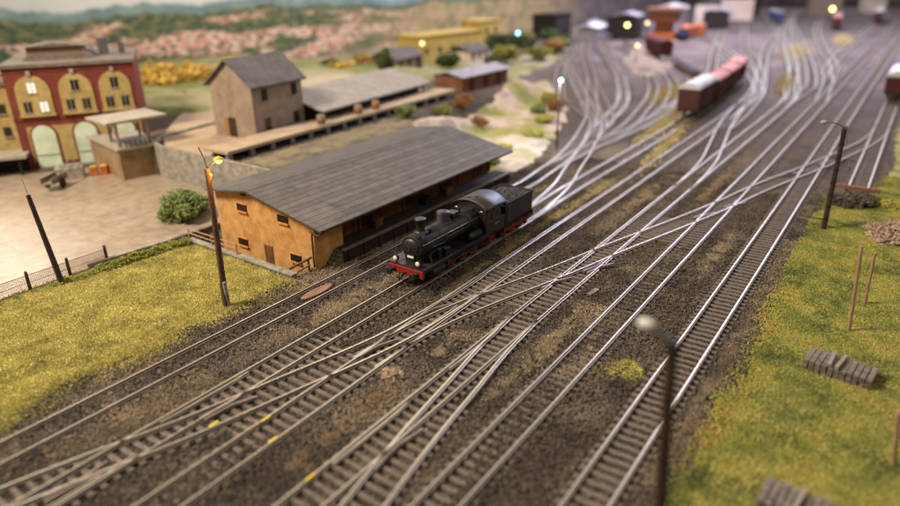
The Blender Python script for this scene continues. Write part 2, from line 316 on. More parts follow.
# value noise
_G = rng.random((64, 64))
def vnoise(x, y, s=1.0, oct=3):
    x = np.asarray(x, float)*s; y = np.asarray(y, float)*s; t = 0; a = 1; n = 0
    for _ in range(oct):
        xi = np.floor(x).astype(int); yi = np.floor(y).astype(int); fx = x-xi; fy = y-yi; fx = fx*fx*(3-2*fx); fy = fy*fy*(3-2*fy)
        g = lambda i, j: _G[i % 64, j % 64]
        t = t+a*((g(xi, yi)*(1-fx)+g(xi+1, yi)*fx)*(1-fy)+(g(xi, yi+1)*(1-fx)+g(xi+1, yi+1)*fx)*fy); n += a; a *= .5; x = x*2.03+7; y = y*2.03+3
    return t/n
def sdist(px, py, poly):
    """signed distance to a polygon, positive inside"""
    d = np.full(px.shape, 1e9); ins = np.zeros(px.shape, bool); n = len(poly)
    for i in range(n):
        x0, y0 = poly[i]; x1, y1 = poly[(i+1) % n]; ex, ey = x1-x0, y1-y0
        t = np.clip(((px-x0)*ex+(py-y0)*ey)/(ex*ex+ey*ey), 0, 1); d = np.minimum(d, np.hypot(px-x0-t*ex, py-y0-t*ey))
        c = (y0 > py) != (y1 > py)
        with np.errstate(divide='ignore', invalid='ignore'): ins ^= c & (px < (x1-x0)*(py-y0)/(y1-y0 if y1 != y0 else 1e-9)+x0)
    return np.where(ins, d, -d)
OCT_V = np.array([[1, 0, 0], [0, 1, 0], [-1, 0, 0], [0, -1, 0], [0, 0, .8], [0, 0, -.8]]); OCT_F = np.array([[0, 1, 4], [1, 2, 4], [2, 3, 4], [3, 0, 4], [1, 0, 5], [2, 1, 5], [3, 2, 5], [0, 3, 5]])
TET_V = np.array([[1, 0, -.4], [-.5, .87, -.4], [-.5, -.87, -.4], [0, 0, .9]]); TET_F = np.array([[0, 1, 3], [1, 2, 3], [2, 0, 3]])
def crumbs(name, P, size, m, shape='oct', jitter=.45, parent=None):
    V, F = (OCT_V, OCT_F) if shape == 'oct' else (TET_V, TET_F)
    n = len(P); k = len(V); sz = size*(.6+.8*rng.random(n))
    a = rng.random(n)*2*PI; tl = (rng.random((n, 2))-.5)*1.2
    v = V[None]*(1+jitter*(rng.random((n, k, 3))-.5)*2)*sz[:, None, None]
    x = v[..., 0]*np.cos(a)[:, None]-v[..., 1]*np.sin(a)[:, None]; y = v[..., 0]*np.sin(a)[:, None]+v[..., 1]*np.cos(a)[:, None]
    z = v[..., 2]+x*tl[:, :1]+y*tl[:, 1:]
    v = np.stack([x, y, z], -1)+P[:, None, :]
    f = (F[None]+(np.arange(n)*k)[:, None, None]).reshape(-1, 3)
    return npmesh(name, v.reshape(-1, 3), f, m, parent)
def sheet(name, poly, m, res, z0, rise, edge, hf=None, label=None, ragged=.9, nscale=.6):
    """soft edged mat of ground cover that sinks below the ground along a ragged border"""
    xs = [p[0] for p in poly]; ys = [p[1] for p in poly]
    X, Y = np.meshgrid(np.arange(min(xs)-1, max(xs)+1+res, res), np.arange(min(ys)-1, max(ys)+1+res, res), indexing='ij')
    d = sdist(X, Y, poly)+(vnoise(X, Y, nscale, 4)-.5)*2*ragged
    Z = z0+np.clip(d/edge, -1, 1)*rise+(vnoise(X, Y, 1.7, 3)-.5)*.06
    if hf is not None: Z = Z+hf(X, Y)*np.clip(d/edge, 0, 1)
    nx, ny = X.shape; idx = np.arange(nx*ny).reshape(nx, ny)
    q = np.stack([idx[:-1, :-1], idx[1:, :-1], idx[1:, 1:], idx[:-1, 1:]], -1).reshape(-1, 4)
    keep = (d.ravel()[q] > -edge*.9).any(1); q = q[keep]; used = np.unique(q); mp = np.zeros(nx*ny, int); mp[used] = np.arange(len(used))
    v = np.stack([X.ravel(), Y.ravel(), Z.ravel()], -1)[used]
    o = npmesh(name, v, mp[q], m, smooth=True)
    return o
# ------------------------------------------------------------------ ground
GZ = -.34
def smooth(a, b, t):
    t = np.clip((t-a)/(b-a), 0, 1); return t*t*(3-2*t)
def hill(x, y):
    """raised station plateau behind the goods shed"""
    h = 3.0*smooth(44.5, 46.5, y)*smooth(35.9, 36.1, x)*(1-smooth(60, 78, x)*(1-smooth(48, 53, y)))
    return h*(1-smooth(92.5, 103, x))
def ground():
    a = lambda lo, hi, st: list(np.arange(lo, hi, st))
    xs = sorted(set([-60, -30]+a(-20, 26, 1.)+[26.5, 26.51, 28.4, 28.41]+a(29, 35.5, 1.)+[35.9, 36.1]+a(37, 80, 1.5)+a(80, 180, 4)+a(180, 520, 20)))
    ys = sorted(set([-160, -120, -80, -50, -30, -20]+a(-15, 31.5, 1.)+[32.2, 32.21, 44.1, 44.2]+a(44.5, 56, .75)+a(56, 80, 3)+a(80, 180, 10)))
    X, Y = np.meshgrid(xs, ys, indexing='ij')
    pit = (X > 26.505) & (X < 28.405) & (Y > 32.205) & (Y < 44.15)
    Z = GZ+(vnoise(X, Y, .7, 2)-.5)*.05+hill(X, Y)+np.where(pit, -1.3, 0)
    nx, ny = X.shape; idx = np.arange(nx*ny).reshape(nx, ny)
    q = np.stack([idx[:-1, :-1], idx[1:, :-1], idx[1:, 1:], idx[:-1, 1:]], -1).reshape(-1, 4)
    o = npmesh('ground', np.stack([X, Y, Z], -1).reshape(-1, 3), q, 'ground', smooth=False); tag(o, kind='structure')
ground()
# backdrop wall, bent round the layout
def backdrop():
    pts = [(-60, 120), (20, 142), (60, 139), (100, 132), (150, 122), (200, 118), (260, 120), (330, 128), (430, 120), (470, 60), (480, -60), (470, -150)]
    me = bpy.data.meshes.new('sky'); v = []; uv = []; u = 0; H = 60
    P = [Vector(p) for p in pts]; f = []
    for i, p in enumerate(P):
        if i: u += (P[i]-P[i-1]).length
        for z in (-1, H): v.append((p.x, p.y, z)); uv.append((u, z))
    for i in range(len(P)-1): a = i*2; f.append((a, a+2, a+3, a+1))
    n = len(v)                                     # a board with real thickness
    me.from_pydata(v, [], f); l = me.uv_layers.new(name='UVMap')
    for poly in me.polygons:
        for li in poly.loop_indices: l.data[li].uv = uv[me.loops[li].vertex_index]
    me.materials.append(Mt['backdrop']); o = bpy.data.objects.new('sky', me); C.objects.link(o); tag(o, kind='structure')
    s = o.modifiers.new('solid', 'SOLIDIFY'); s.thickness = -1.0
backdrop()
# paved town yard
yp = [(-40, 46.0), (13.6, 45.6), (20.6, 45.4), (26.6, 44.4), (35.9, 44.3), (35.9, 62), (37.5, 65.5), (44, 66.5), (80, 68), (80, 84), (-40, 95)]
MB().prism(yp, 'z', GZ-.05, GZ+.10).build('yard', 'yard')
tag(bpy.data.objects['yard'], kind='structure')
bpy.data.objects['yard'].rotation_euler = (0, 0, 0)
# plateau paving round the house
MB().prism([(36.3, 54.4), (78, 56.3), (78, 66), (66, 76), (50, 78), (44, 72), (39, 66.2), (36.9, 62.6), (36.3, 61)], 'z', 2.4, 2.86).build('station_yard', 'tanflat')
tag(bpy.data.objects['station_yard'], kind='structure')
# grass fields
pl = [(-25, 30.6), (7.7, 31.3), (11, 32.0), (17.5, 32.0), (22, 31.6), (26.3, 32.0), (26.3, 44.6), (20, 44.7), (13.6, 45.6), (-25, 46)]
g = sheet('grass_field', pl, 'grass_base', .3, GZ+.0, .12, .6); tag(g, kind='structure')
pr = [(5, 4.4), (20.6, 4.2), (31.3, 4.2), (41.9, 4.6), (52, 5.0), (58, 4.6), (64, 4.6), (66, 1.2), (84, .6), (100, 1.2), (130, .8), (130, -30), (5, -30)]
g = sheet('grass_field', pr, 'grass_rb', .35, GZ+.0, .14, .8); tag(g, kind='structure')
# blades / flock lying on the fields
def scatter(poly, n, keep_edge, z, zr=.04, noise_s=.6, thr=None):
    xs = [p[0] for p in poly]; ys = [p[1] for p in poly]
    x = rng.uniform(min(xs), max(xs), n); y = rng.uniform(min(ys), max(ys), n)
    d = sdist(x, y, poly)+(vnoise(x, y, noise_s, 4)-.5)*1.8
    k = d > keep_edge-1.6*rng.random(n)**6
    if thr: k &= vnoise(x, y, .5, 3) > thr
    x = x[k]; y = y[k]; return np.stack([x, y, np.full(len(x), z)+rng.uniform(0, zr, len(x))], -1)
pv = [(4, 30.6), (7.7, 31.3), (11, 32.0), (17.5, 32.0), (22, 31.6), (26.3, 32.0), (26.3, 44.6), (20, 44.7), (10, 45.8), (4, 45.8)]
o = crumbs('grass', scatter(pv, 170000, .05, GZ+.09, .07), .052, 'grass_l', 'tet'); tag(o, 'short yellow green grass mat on the left between track and wire fence', 'grass', kind='stuff')
pv2 = [(19, 4.2), (31.3, 4.2), (41.9, 4.6), (52, 5.0), (58, 4.6), (64, 4.6), (65.5, 1.2), (75, .6), (75, -9), (55, -9), (22, -4)]
o = crumbs('grass', scatter(pv2, 230000, .0, GZ+.10, .08), .056, 'grass_r', 'tet'); tag(o, 'patchy green and ochre grass right of the rightmost straight track', 'grass', kind='stuff')
# ------------------------------------------------------------------ tracks
def cr(pts, step=1.0):
    """Catmull-Rom resampled centre line"""
    P = [Vector(p) for p in pts]; P = [P[0]*2-P[1]]+P+[P[-1]*2-P[-2]]; out = []
    for i in range(1, len(P)-2):
        n = max(1, int((P[i+1]-P[i]).length/step))
        for k in range(n):
            t = k/n; a, b, c, d = P[i-1:i+3]
            out.append(.5*((2*b)+(c-a)*t+(2*a-5*b+4*c-d)*t*t+(3*b-a-3*c+d)*t**3))
    out.append(P[-2]); return out
def offs(pts, d):
    r = []
    for i, p in enumerate(pts):
        t = (pts[min(i+1, len(pts)-1)]-pts[max(i-1, 0)]).normalized(); r.append(p+Vector((-t.y, t.x))*d)
    return r
def rail_mb(pts, zt=0.0, w_=.085, h=.17, foot=.20):
    prof = [(-foot/2, -h), (-foot/2, -h+.03), (-.025, -h+.06), (-.025, -.06), (-w_/2, -.045), (-w_/2, 0), (w_/2, 0), (w_/2, -.045), (.025, -.06), (.025, -h+.06), (foot/2, -h+.03), (foot/2, -h)]
    m = MB(); n = len(prof); vs = []
    for i, p in enumerate(pts):
        t = (pts[min(i+1, len(pts)-1)]-pts[max(i-1, 0)]).normalized(); nn = Vector((-t.y, t.x))
        for a, z in prof: vs.append((p.x+nn.x*a, p.y+nn.y*a, zt+z))
    fs = [(k*n+i, k*n+(i+1) % n, (k+1)*n+(i+1) % n, (k+1)*n+i) for k in range(len(pts)-1) for i in range(n)]
    fs += [tuple(range(n)), tuple(range((len(pts)-1)*n, len(pts)*n))]
    return m.add(vs, fs)
GA = .7175+.05
ZS = -.172
sl_mesh = {}
def sleeper_mesh(m, var):
    k = (m, var)
    if k not in sl_mesh:
        r = random.Random(var); q = MB(); q.box((0, 0, -.08), (.26, 2.45, .16), taper=.94)
        for s in (-1, 1): q.box((0, s*GA, .012), (.2, .36, .024))
        o = q.build('sleeper', m); sl_mesh[k] = o.data; bpy.data.objects.remove(o)
    return sl_mesh[k]
tracks = {}
def yat(pts, x):
    for a, b in zip(pts, pts[1:]):
        if a.x <= x <= b.x: return a.y+(b.y-a.y)*(x-a.x)/max(1e-6, b.x-a.x)
    return None
def in_view(x, y, z=-.2):
    d = Vector((x, y, z-18.7)); c = d.dot(fw)
    if c < 3: return False
    return abs(d.dot(rx)/c) < .735 and abs(d.dot(dn)/c) < .43
def track(key, ctr, label, smat='sleeper', near=True, skip=None, wide=None, sp=.56, x0=None, sunk=0):
    """one track: two rails, a sleeper object for each of the 100 nearest and the rest in one mesh"""
    pts = cr(ctr, 1.0); tracks[key] = pts
    t = thing('railway_track', (pts[0].x, pts[0].y, -.34), label, 'railway track', 'tracks of the railway yard')
    o0 = Vector((pts[0].x, pts[0].y, -.34))
    def fix(o): o.location = -o0; return o
    for s in (-1, 1): fix(rail_mb(offs(pts, s*GA), .0 if near else 0).build('rail', 'rail', t))
    L = 0; nxt = 0; items = []; rr = random.Random(key)
    for a, b in zip(pts, pts[1:]):
        seg = (b-a).length
        while nxt < L+seg:
            p = a+(b-a)*((nxt-L)/seg); ang = math.atan2(b.y-a.y, b.x-a.x)
            nxt += sp*(1+.04*(rr.random()-.5))
            if skip and skip(p.x, p.y): continue
            cy, ln = p.y, 1.0
            ang2 = ang; sk_ = sunk
            if wide:
                y2 = wide(p.x)
                if y2 is not None and abs(y2-p.y) < 3.0: lo = min(p.y, y2)-1.22; hi = max(p.y, y2)+1.22; cy = (lo+hi)/2; ln = (hi-lo)/2.45; ang2 = 0; sk_ = 0
            items.append((p.x, cy, ang2+rr.uniform(-.02, .02), ln*rr.uniform(.97, 1.03), ZS-rr.random()*.03-sk_*(.4+.6*rr.random())))
        L += seg
    vis = [i for i in items if in_view(i[0], i[1])] if near else []
    vis.sort(key=lambda i: Vector((i[0], i[1], -18.7)).dot(fw)); ind = vis[:100]; done = set(id(i) for i in ind)
    for i in ind:
        o = bpy.data.objects.new('sleeper', sleeper_mesh(smat, 0)); C.objects.link(o); o.parent = t; o.location = (i[0]-o0.x, i[1]-o0.y, i[4]+.34); o.rotation_euler = (0, 0, i[2]); o.scale = (1, i[3], 1)
    m = MB(); rest = [i for i in items if id(i) not in done]
    for i in rest: m.box((i[0]-o0.x, i[1]-o0.y, i[4]-.08+.34), (.26, 2.45*i[3], .16), rz=i[2])
    if rest: o = m.build('sleeper', smat, t); o['kind'] = 'stuff'; o['label'] = 'the farther sleepers of the same track'
    return t
Qc = [(1, 27.2), (5.5, 26.0), (9, 24.95), (12.5, 23.8), (17.4, 22.6), (21, 21.7), (24.5, 21.05), (29, 20.8), (33, 20.78)]
Xc = [(21, 20.74), (25, 20.55), (28, 20.0), (31, 19.2), (35, 17.95), (39, 16.8), (43, 15.75), (47, 14.55), (52.3, 13.0), (57.5, 11.6), (61, 10.8), (65.2, 9.75), (73.5, 7.3), (81, 5.35), (88, 3.75), (94, 3.0), (100, 2.85)]
Bc = [(44, 24.7), (49, 25.1), (55, 26.1), (61, 27.8), (67, 29.4), (73, 31.2), (83, 33.8), (94, 36.3), (104, 39), (120, 46), (140, 56), (170, 72)]
Dc = [(60, 16.15), (66, 16.35), (72, 16.9), (80, 18.2), (90, 19.8), (100, 20.9), (108, 21.5)]
Vc = [(30, 16.13), (26, 15.85), (22.3, 15.35), (18.5, 14.85), (14.5, 14.2), (8, 12.95), (3, 11.9)][::-1]
Qp, Xp, Bp, Dp, Vp = [cr(c) for c in (Qc, Xc, Bc, Dc, Vc)]
def W(*ps):
    def f(x):
        for p in ps:
            y = yat(p, x)
            if y is not None: return y
        return None
    return f
T = {}
T['1'] = [(-5, 29), (20, 29), (50, 29.1), (57, 29.5), (65, 30.6), (75, 33.2), (88, 37.6), (100, 43), (120, 52)]
T['2'] = [(-5, 24.55), (40, 24.6), (56, 24.9), (78, 24.9), (91, 25.2), (110, 26), (130, 28), (160, 35), (200, 50)]
T['3'] = [(-5, 20.5), (10, 20.52), (40, 20.78), (60, 20.8), (84, 20.9), (105, 21.3), (120, 22.6), (140, 26), (160, 31), (190, 40), (260, 56), (400, 90)]
T['4'] = [(-5, 16.0), (10, 16.0), (30, 16.12), (60, 16.15), (105, 16.0), (120, 16.7), (135, 19), (155, 22.8), (190, 29.5), (240, 38), (400, 62)]
T['5'] = [(-5, 11.68), (60, 11.7), (150, 11.9), (300, 12.1), (420, 12.2)]
T['6'] = [(-5, 6.97), (50, 7.05), (100, 7.4), (160, 7.6), (300, 8.0), (420, 8.2)]
T['7'] = [(66.4, 2.65), (100, 2.85), (160, 3.1), (300, 3.2), (420, 3.2)]
sk = lambda own, *others: (lambda x, y: any((yat(p, x) is not None and abs(yat(p, x)-y) < 3.0) for p in others))
P = {k: cr(v) for k, v in T.items()}
track('1', T['1'], 'straight track nearest the orange goods shed platform', sunk=.10)
track('2', T['2'], 'track the black steam locomotive stands on, one over from the goods shed', wide=W(Qp, Bp), sunk=.07)
track('3', T['3'], 'track running just right of the locomotive and fed by turnouts at both ends', wide=W(Xp, Qp), sunk=.05)
track('4', T['4'], 'middle track cut by the long diagonal track right of the locomotive', 'sleeper', wide=W(Xp, Vp, Dp))
track('5', T['5'], 'second straight track from the right grass bank', wide=W(Xp), sunk=.03)
track('6', T['6'], 'straight track nearest the right grass bank with closely set pale sleepers', wide=None, sp=.55)
track('7', T['7'], 'short spur ending at the rusty buffer stop on the right', wide=W(Xp))
sp_all = [P[k] for k in '1234567']
near_any = lambda x, y: any((yat(p, x) is not None and abs(yat(p, x)-y) < 2.6) for p in sp_all)
track('Q', Qc, 'slip track crossing from lower left into the track right of the locomotive', 'darksleeper', skip=near_any)
track('X', Xc, 'long diagonal track crossing three straight tracks towards upper right', 'darksleeper', skip=near_any)
track('V', Vc, 'turnout branch leaving the middle track towards the bottom edge', 'darksleeper', skip=near_any)
track('B', Bc, 'curved track splitting off behind the tender towards the sandy mound', 'darksleeper', skip=near_any)
track('D', Dc, 'connecting track between two middle tracks in front of the wagons', 'darksleeper', skip=near_any, near=False)
FT = [([(60, 29.8), (70, 29.9), (80, 29.2), (90, 29.3), (101, 30.8), (112, 33.5), (124, 37.7), (147, 48.5), (170, 62), (220, 88)], 'curved far track bending left beyond the sandy mound'),
      ([(115, 12.0), (135, 13.6), (169, 16.8), (280, 18), (420, 18.5)], 'far track running left of the straight line to the white vehicles'),
      ([(82, 29.0), (91, 28.9), (100, 29.6), (115, 31.5), (130, 36), (150, 44), (175, 58)], 'inner curved far track before the dark red wagon'),
      ([(84, 34.1), (92, 35.4), (100, 38), (125, 48), (150, 60), (190, 84)], 'outer curved far track left of the pale lamp'),
      ([(74, 31.6), (83, 34.8), (92, 40), (110, 50), (135, 64), (170, 90)], 'far track along the edge of the sandy mound'),
      ([(104, 21.2), (112, 21.3), (120, 22), (135, 26), (150, 31), (175, 40), (220, 60)], 'far track between the wagons and the yellow scrub'),
      ([(110, 16.1), (120, 15.6), (130, 15.6), (150, 18.5), (180, 24), (230, 34), (300, 48)], 'far track curving past the yellow scrub')]
FT += [
      ([(76, 31.9), (85.2, 35.2), (100.8, 45.1), (120.5, 56.3), (149.9, 72.7), (177.8, 88.7)], 'far yard track fanning left, outermost by the street'),
      ([(78, 32.6), (87, 34.8), (106.6, 45), (128.7, 56.2), (162.4, 72.6), (202.7, 89.3)], 'far yard track fanning left past the dull cream lamp'),
      ([(86, 34.4), (96.6, 36.6), (113.7, 43.4), (138.4, 54.8), (169.1, 70), (205, 86)], 'far yard track ending near the dark square block'),
      ([(74, 29.5), (83, 30.4), (92, 32.1), (106.4, 35.4), (121.9, 40.8), (149.2, 53.2), (178, 69.4)], 'far yard track ending beside the bright pale yellow lamp'),
      ([(88, 19.4), (94, 19.5), (101, 19.9), (120, 21.8), (153, 28), (195, 35.3), (268, 44), (367, 55), (430, 60)], 'far yard track sweeping up right of the wagons'),
      ([(108, 16.1), (117, 16.7), (125.6, 18.2), (161, 23.4), (205, 33.2), (281.5, 51), (380, 75)], 'far yard track to the blurred blue wagon'),
      ([(140, 14), (152, 14.8), (165, 16.4), (201, 23.4), (272, 34.2), (390, 45.2)], 'far yard track passing the bright yellow lamp'),
      ([(96, 30.0), (105, 30.0), (115, 30.4), (140, 35), (177, 44), (260, 62.6)], 'far yard track just above the last pink covered wagon'),
      ([(86, 37), (92, 42), (99, 48.2), (141, 68), (192, 86), (244, 100)], 'far yard track along the foot of the autumn slope')]
for i, (c, l) in enumerate(FT): track('F%d' % i, c, l, near=False, skip=None)
# extra rails of the turnouts: check rails, wing rails and frogs lie beside the running rails
pa = thing('turnout_frog', (17.0, 15.3, -.17), 'brown turnout frog with splayed wing rails at the bottom centre', 'turnout frog', 'frogs where rails cross')
def frog(cx, cy, ang, ln, label, root=None):
    t = root or thing('turnout_frog', (cx, cy, -.17), label, 'turnout frog', 'frogs where rails cross')
    ca, sa = math.cos(ang), math.sin(ang)
    def pt(u, v): return (u*ca-v*sa, u*sa+v*ca)
    for s in (-1, 1):
        a = pt(-ln*.5, s*.16); b = pt(ln*.05, s*.10); c = pt(ln*.5, s*.42)
        rail_mb([Vector(a), Vector(b), Vector(c)], .165, .09, .16, .16).build('wing_rail', 'frogmetal', t)
    c = pt(0, 0); MB().box((c[0], c[1], .02), (ln*.8, .5, .05), rz=ang).build('base_plate', 'darksleeper', t)
    return t
pa.location = (16.8, 15.2, -.17); frog(0, 0, math.atan(.06), 3.2, None, pa)
for fx, fy, an, l in [(14.6, 23.6, -.12, 'frog of the slip at the left, beside a yellow painted rail'), (7.9, 24.4, -.13, 'frog at the lower left corner where two tracks cross'), (22.6, 21.35, -.12, 'frog just right of the yellow marks at centre left'),
                      (27.8, 21.35, -.18, 'frog in front of the locomotive between two tracks'), (31.2, 20.0, -.22, 'frog right below the tender on the diagonal track'),
                      (35.3, 16.95, -.25, 'frog on the left rail of the middle track under the diagonal'), (39.0, 15.5, -.25, 'frog on the right rail of the middle track under the diagonal'),
                      (53.5, 12.4, -.25, 'blurred frog where the diagonal meets the second straight track'), (57.5, 11.0, -.27, 'blurred frog just before the pole on the second straight track'),
                      (71.5, 7.95, -.28, 'blurred far frog where the diagonal meets the rightmost straight track'), (76.5, 6.5, -.28, 'blurred frog nearest the tall dark pole')]:
    frog(fx, fy, an, 2.6, l)
def checks(t, lst):
    for x0, x1, y, fl in lst:
        k = thing('check_rail', ((x0+x1)/2, y, -.17), fl, 'check rail', 'check rails beside the running rails')
        n = 6; pts = []
        for i in range(n+1):
            u = i/n; x = (x0+x1)/2*-1+x0+(x1-x0)*u; d = .07*(abs(2*u-1)**4); pts.append(Vector((x, d)))
        rail_mb(pts, .16, .07, .15, .14).build('rail', 'rail', k)
checks(None, [(14.5, 19.5, 16.58, 'check rail inside the left rail opposite the brown frog'), (23, 28, 16.62, 'check rail inside the left rail of the middle track'), (12, 17, 25.05, 'check rail inside the locomotive track at the left slip'),
              (6, 10, 23.98, 'check rail along the right rail near the lower left corner'), (29, 34, 21.3, 'check rail beside the left rail right of the locomotive'), (24, 29, 20.25, 'check rail beside the right rail below the locomotive front')])
# yellow paint marks on rails
for x, y, l in [(14.9, 21.28, 'yellow paint dab on the left rail of the track right of the locomotive'), (14.1, 19.85, 'yellow paint dab on the right rail, lower of the pair'), (13.3, 22.95, 'yellow paint streak on the slip rail at the left'),
                (13.4, 16.78, 'yellow paint dab on the middle track near the bottom edge')]:
    tag(MB().box((0, 0, 0), (.5, .12, .014)).build('paint_mark', 'yellow', loc=(x, y, .008)), l, 'paint mark', 'yellow marks on the rails')
# ------------------------------------------------------------------ ballast stones
def stones():
    n = 230000
    x = 4+62*rng.random(n)**1.15; y = rng.uniform(3.0, 32.4, n)
    d = (x*fw.x+y*fw.y+18.7*.395)
    keep = np.array([in_view(a, b) for a, b in zip(x, y)]); x = x[keep]; y = y[keep]
    lat = np.full(len(x), 9.0); onrail = np.full(len(x), 9.0)
    for p in [P[k] for k in '123456']+[Qp, Xp, Vp, Bp]:
        px = np.array([q.x for q in p]); py = np.array([q.y for q in p]); o = np.argsort(px); yy = np.interp(x, px[o], py[o], left=1e3, right=1e3); dd = np.abs(y-yy)
        lat = np.minimum(lat, dd); onrail = np.minimum(onrail, np.abs(dd-GA))
    main = np.full(len(x), 1e3); cross = np.full(len(x), 9.); ym = np.zeros(len(x))
    for i, p in enumerate([P[q] for q in '23456']+[Qp, Xp, Vp]):
        px = np.array([q.x for q in p]); py = np.array([q.y for q in p]); yy = np.interp(x, px, py, left=1e3, right=1e3)
        if i < 5: near = np.abs(yy-y) < np.abs(main-y); main = np.where(near, yy, main)
        else: cross = np.minimum(cross, np.abs(yy-y))
    turn = (cross < 1.5) | ((np.abs(main-y) < 1.5) & (cross < 3.0))
    six = np.abs(y-np.interp(x, [q.x for q in P['6']], [q.y for q in P['6']])) < 1.3
    k = (onrail > .13) & ~((turn | six) & (rng.random(len(x)) < .32)); x, y, lat, turn, six = x[k], y[k], lat[k], turn[k], six[k]
    lat = np.where(turn | six, 9., lat)
    z = GZ-np.where(turn, .02, 0)+np.where(lat < 1.35, .075, .045)+rng.uniform(0, .05, len(x))
    z += np.where((lat < 1.25) & (rng.random(len(x)) < .5), .05, 0)
    soil = vnoise(x, y, .22, 4)+np.where((y > 25.4) & (y < 28.2) & (x > 8), .14, 0)+np.where(y > 29.9, .16, 0)+np.where(y < 6.1, .24, 0)+np.where((y > 21.5) & (x < 16), .07, 0)+np.where((y > 18) & (y < 19.6), .0, 0) > .69
    Pp = np.stack([x, y, z], -1)
    o = crumbs('ballast', Pp[~soil], .066, 'stone'); tag(o, 'dark brown loose ballast stones between all the tracks', 'ballast', kind='stuff')
    o = crumbs('ballast', Pp[soil], .05, 'soilstone'); tag(o, 'tan sandy ballast in worn patches between the tracks', 'ballast', kind='stuff')
stones()
def patch(cx, cy, lx, ly, ang, n, size, m, name, label, cat, z=GZ+.07, zr=.05):
    a = rng.normal(0, .42, n)*lx; b = rng.normal(0, .42, n)*ly
    x = cx+a*math.cos(ang)-b*math.sin(ang); y = cy+a*math.sin(ang)+b*math.cos(ang)
    k = vnoise(x*1.0, y*1.0, 1.4, 3) > .38; x = x[k]; y = y[k]
    o = crumbs(name, np.stack([x, y, z+rng.uniform(0, zr, len(x))], -1), size, m, 'tet'); tag(o, label, cat, kind='stuff')
PT = [(15.4, 18.2, 2.0, .4, .0, 1300, 'orange_dust', 'orange dirt patch between tracks near the bottom left centre'), (19.1, 18.4, 1.6, .35, .1, 700, 'orange_dust', 'thin rusty dirt streak above the orange patch'),
      (24.2, 18.25, 1.6, .4, .15, 900, 'tan', 'narrow sandy streak left of the middle track'), (28.2, 13.7, 3.4, .6, .05, 2600, 'tan', 'broad sandy patch right of the middle track'),
      (23.5, 13.8, 1.4, .3, 0, 500, 'tan', 'small sandy streak below the broad sandy patch'), (32, 22.3, 2.6, .4, 0, 1100, 'tan', 'sandy weeds in front of the cylinder of the locomotive'),
      (55, 18.5, 8, .7, .02, 2600, 'tan', 'long sandy strip between far tracks behind the tender'), (62, 13.9, 7, .6, .0, 2600, 'orange_dust', 'long orange strip left of the diagonal track'),
      (25, 26.6, 8, 1.0, 0, 5200, 'tan', 'sandy soil between the locomotive track and the shed track'), (46.5, 9.4, 5, .6, 0, 1600, 'tan', 'pale sandy strip between the two rightmost straight tracks'),
      (50, 22.7, 11, .5, .0, 3200, 'dry', 'yellow moss line right behind the tender'), (36.5, 22.4, 4.5, .35, 0, 1500, 'dry', 'yellow moss along the ballast beside the locomotive'),
      (58, 27.2, 6, .5, 0, 900, 'moss', 'yellow moss between the far left tracks'), (30, 5.2, 14, .5, 0, 5000, 'soilstone', 'brown soil verge between ballast and right grass')]
for cx, cy, lx, ly, an, n, m, l in PT: patch(cx, cy, lx, ly, an, n, .06, m, 'dirt', l, 'dirt patch')
for cx, cy, lx, ly, m, l in [(132, 19.9, 12, 1.2, 'dry', 'blurred yellow scrub between far tracks'), (186, 27, 26, 3.2, 'dry', 'blurred yellow scrub strip farthest up the yard'), (224, 21, 20, 2.5, 'dry', 'blurred yellow scrub left of the white vehicles'), (90, 27.5, 14, 1.4, 'dry', 'dusty strip beside the standing wagons'), (112, 34.5, 12, 2, 'dry', 'dusty ground inside the far curve'), (75, 22.8, 12, .8, 'dry', 'dusty strip under the wagons')]:
    patch(cx, cy, lx, ly, .12, 1500, .24, m, 'scrub', l, 'scrub')
def tuft(name, x, y, r, h, n, m, size, label, cat, group=None, z=GZ):
    a = rng.random(n)*2*PI; q = np.sqrt(rng.random(n))*r*(.35+1.2*vnoise(np.cos(a)*2+x, np.sin(a)*2+y, 1, 2)); hh = rng.random(n)*h*np.clip(1-(q/r/1.25)**2, .05, 1)
    o = crumbs(name, np.stack([np.cos(a)*q, np.sin(a)*q, hh], -1), size, m, 'oct'); o.location = (x, y, z); return tag(o, label, cat, group)
tuft('weed_tuft', 28.4, 9.2, 1.0, .22, 520, 'moss', .055, 'bright yellow green weed tuft between two straight tracks', 'weed')
tuft('weed_tuft', 32.5, 12.3, .3, .12, 120, 'moss', .06, 'tiny green weed on the ballast beside the second straight track', 'weed')
tuft('ballast_heap', 21.3, 19.2, .55, .22, 160, 'gravel', .12, 'small pale rubble heap on the ballast left of the middle track', 'rubble')
tuft('ballast_heap', 13.2, 22.1, .45, .2, 60, 'rock', .14, 'small dark rubble heap beside the left slip', 'rubble')
Mt['boardtan'] = mat('tan_board', [(112, 84, 66), (140, 108, 84)], 2, .8)
# loose boards and cover
MB().prism([(1.35*math.cos(2*PI*i/24), .38*math.sin(2*PI*i/24)) for i in range(24)], 'z', -.05, .05).build('board', 'boardtan', loc=(25.6, 29.0, -.1)); tag(bpy.data.objects['board'], 'oval tan crossing board lying between rails of the shed track', 'board')
for x, y, a, l in [(33.9, 19.0, .1, 'short grey plank beside the diagonal track, left one'), (35.6, 14.3, -.1, 'short grey plank right of the middle track'), (64, 10.6, -.35, 'pale plank lying left of the tall dark pole'), (30.6, 18.6, .2, 'dark plank end lying under the diagonal track')]:
    o = MB().box((0, 0, .05), (1.1, .3, .1), rz=a).build('plank', 'greywood', loc=(x, y, GZ+.06)); tag(o, l, 'plank', 'loose planks on the ballast')
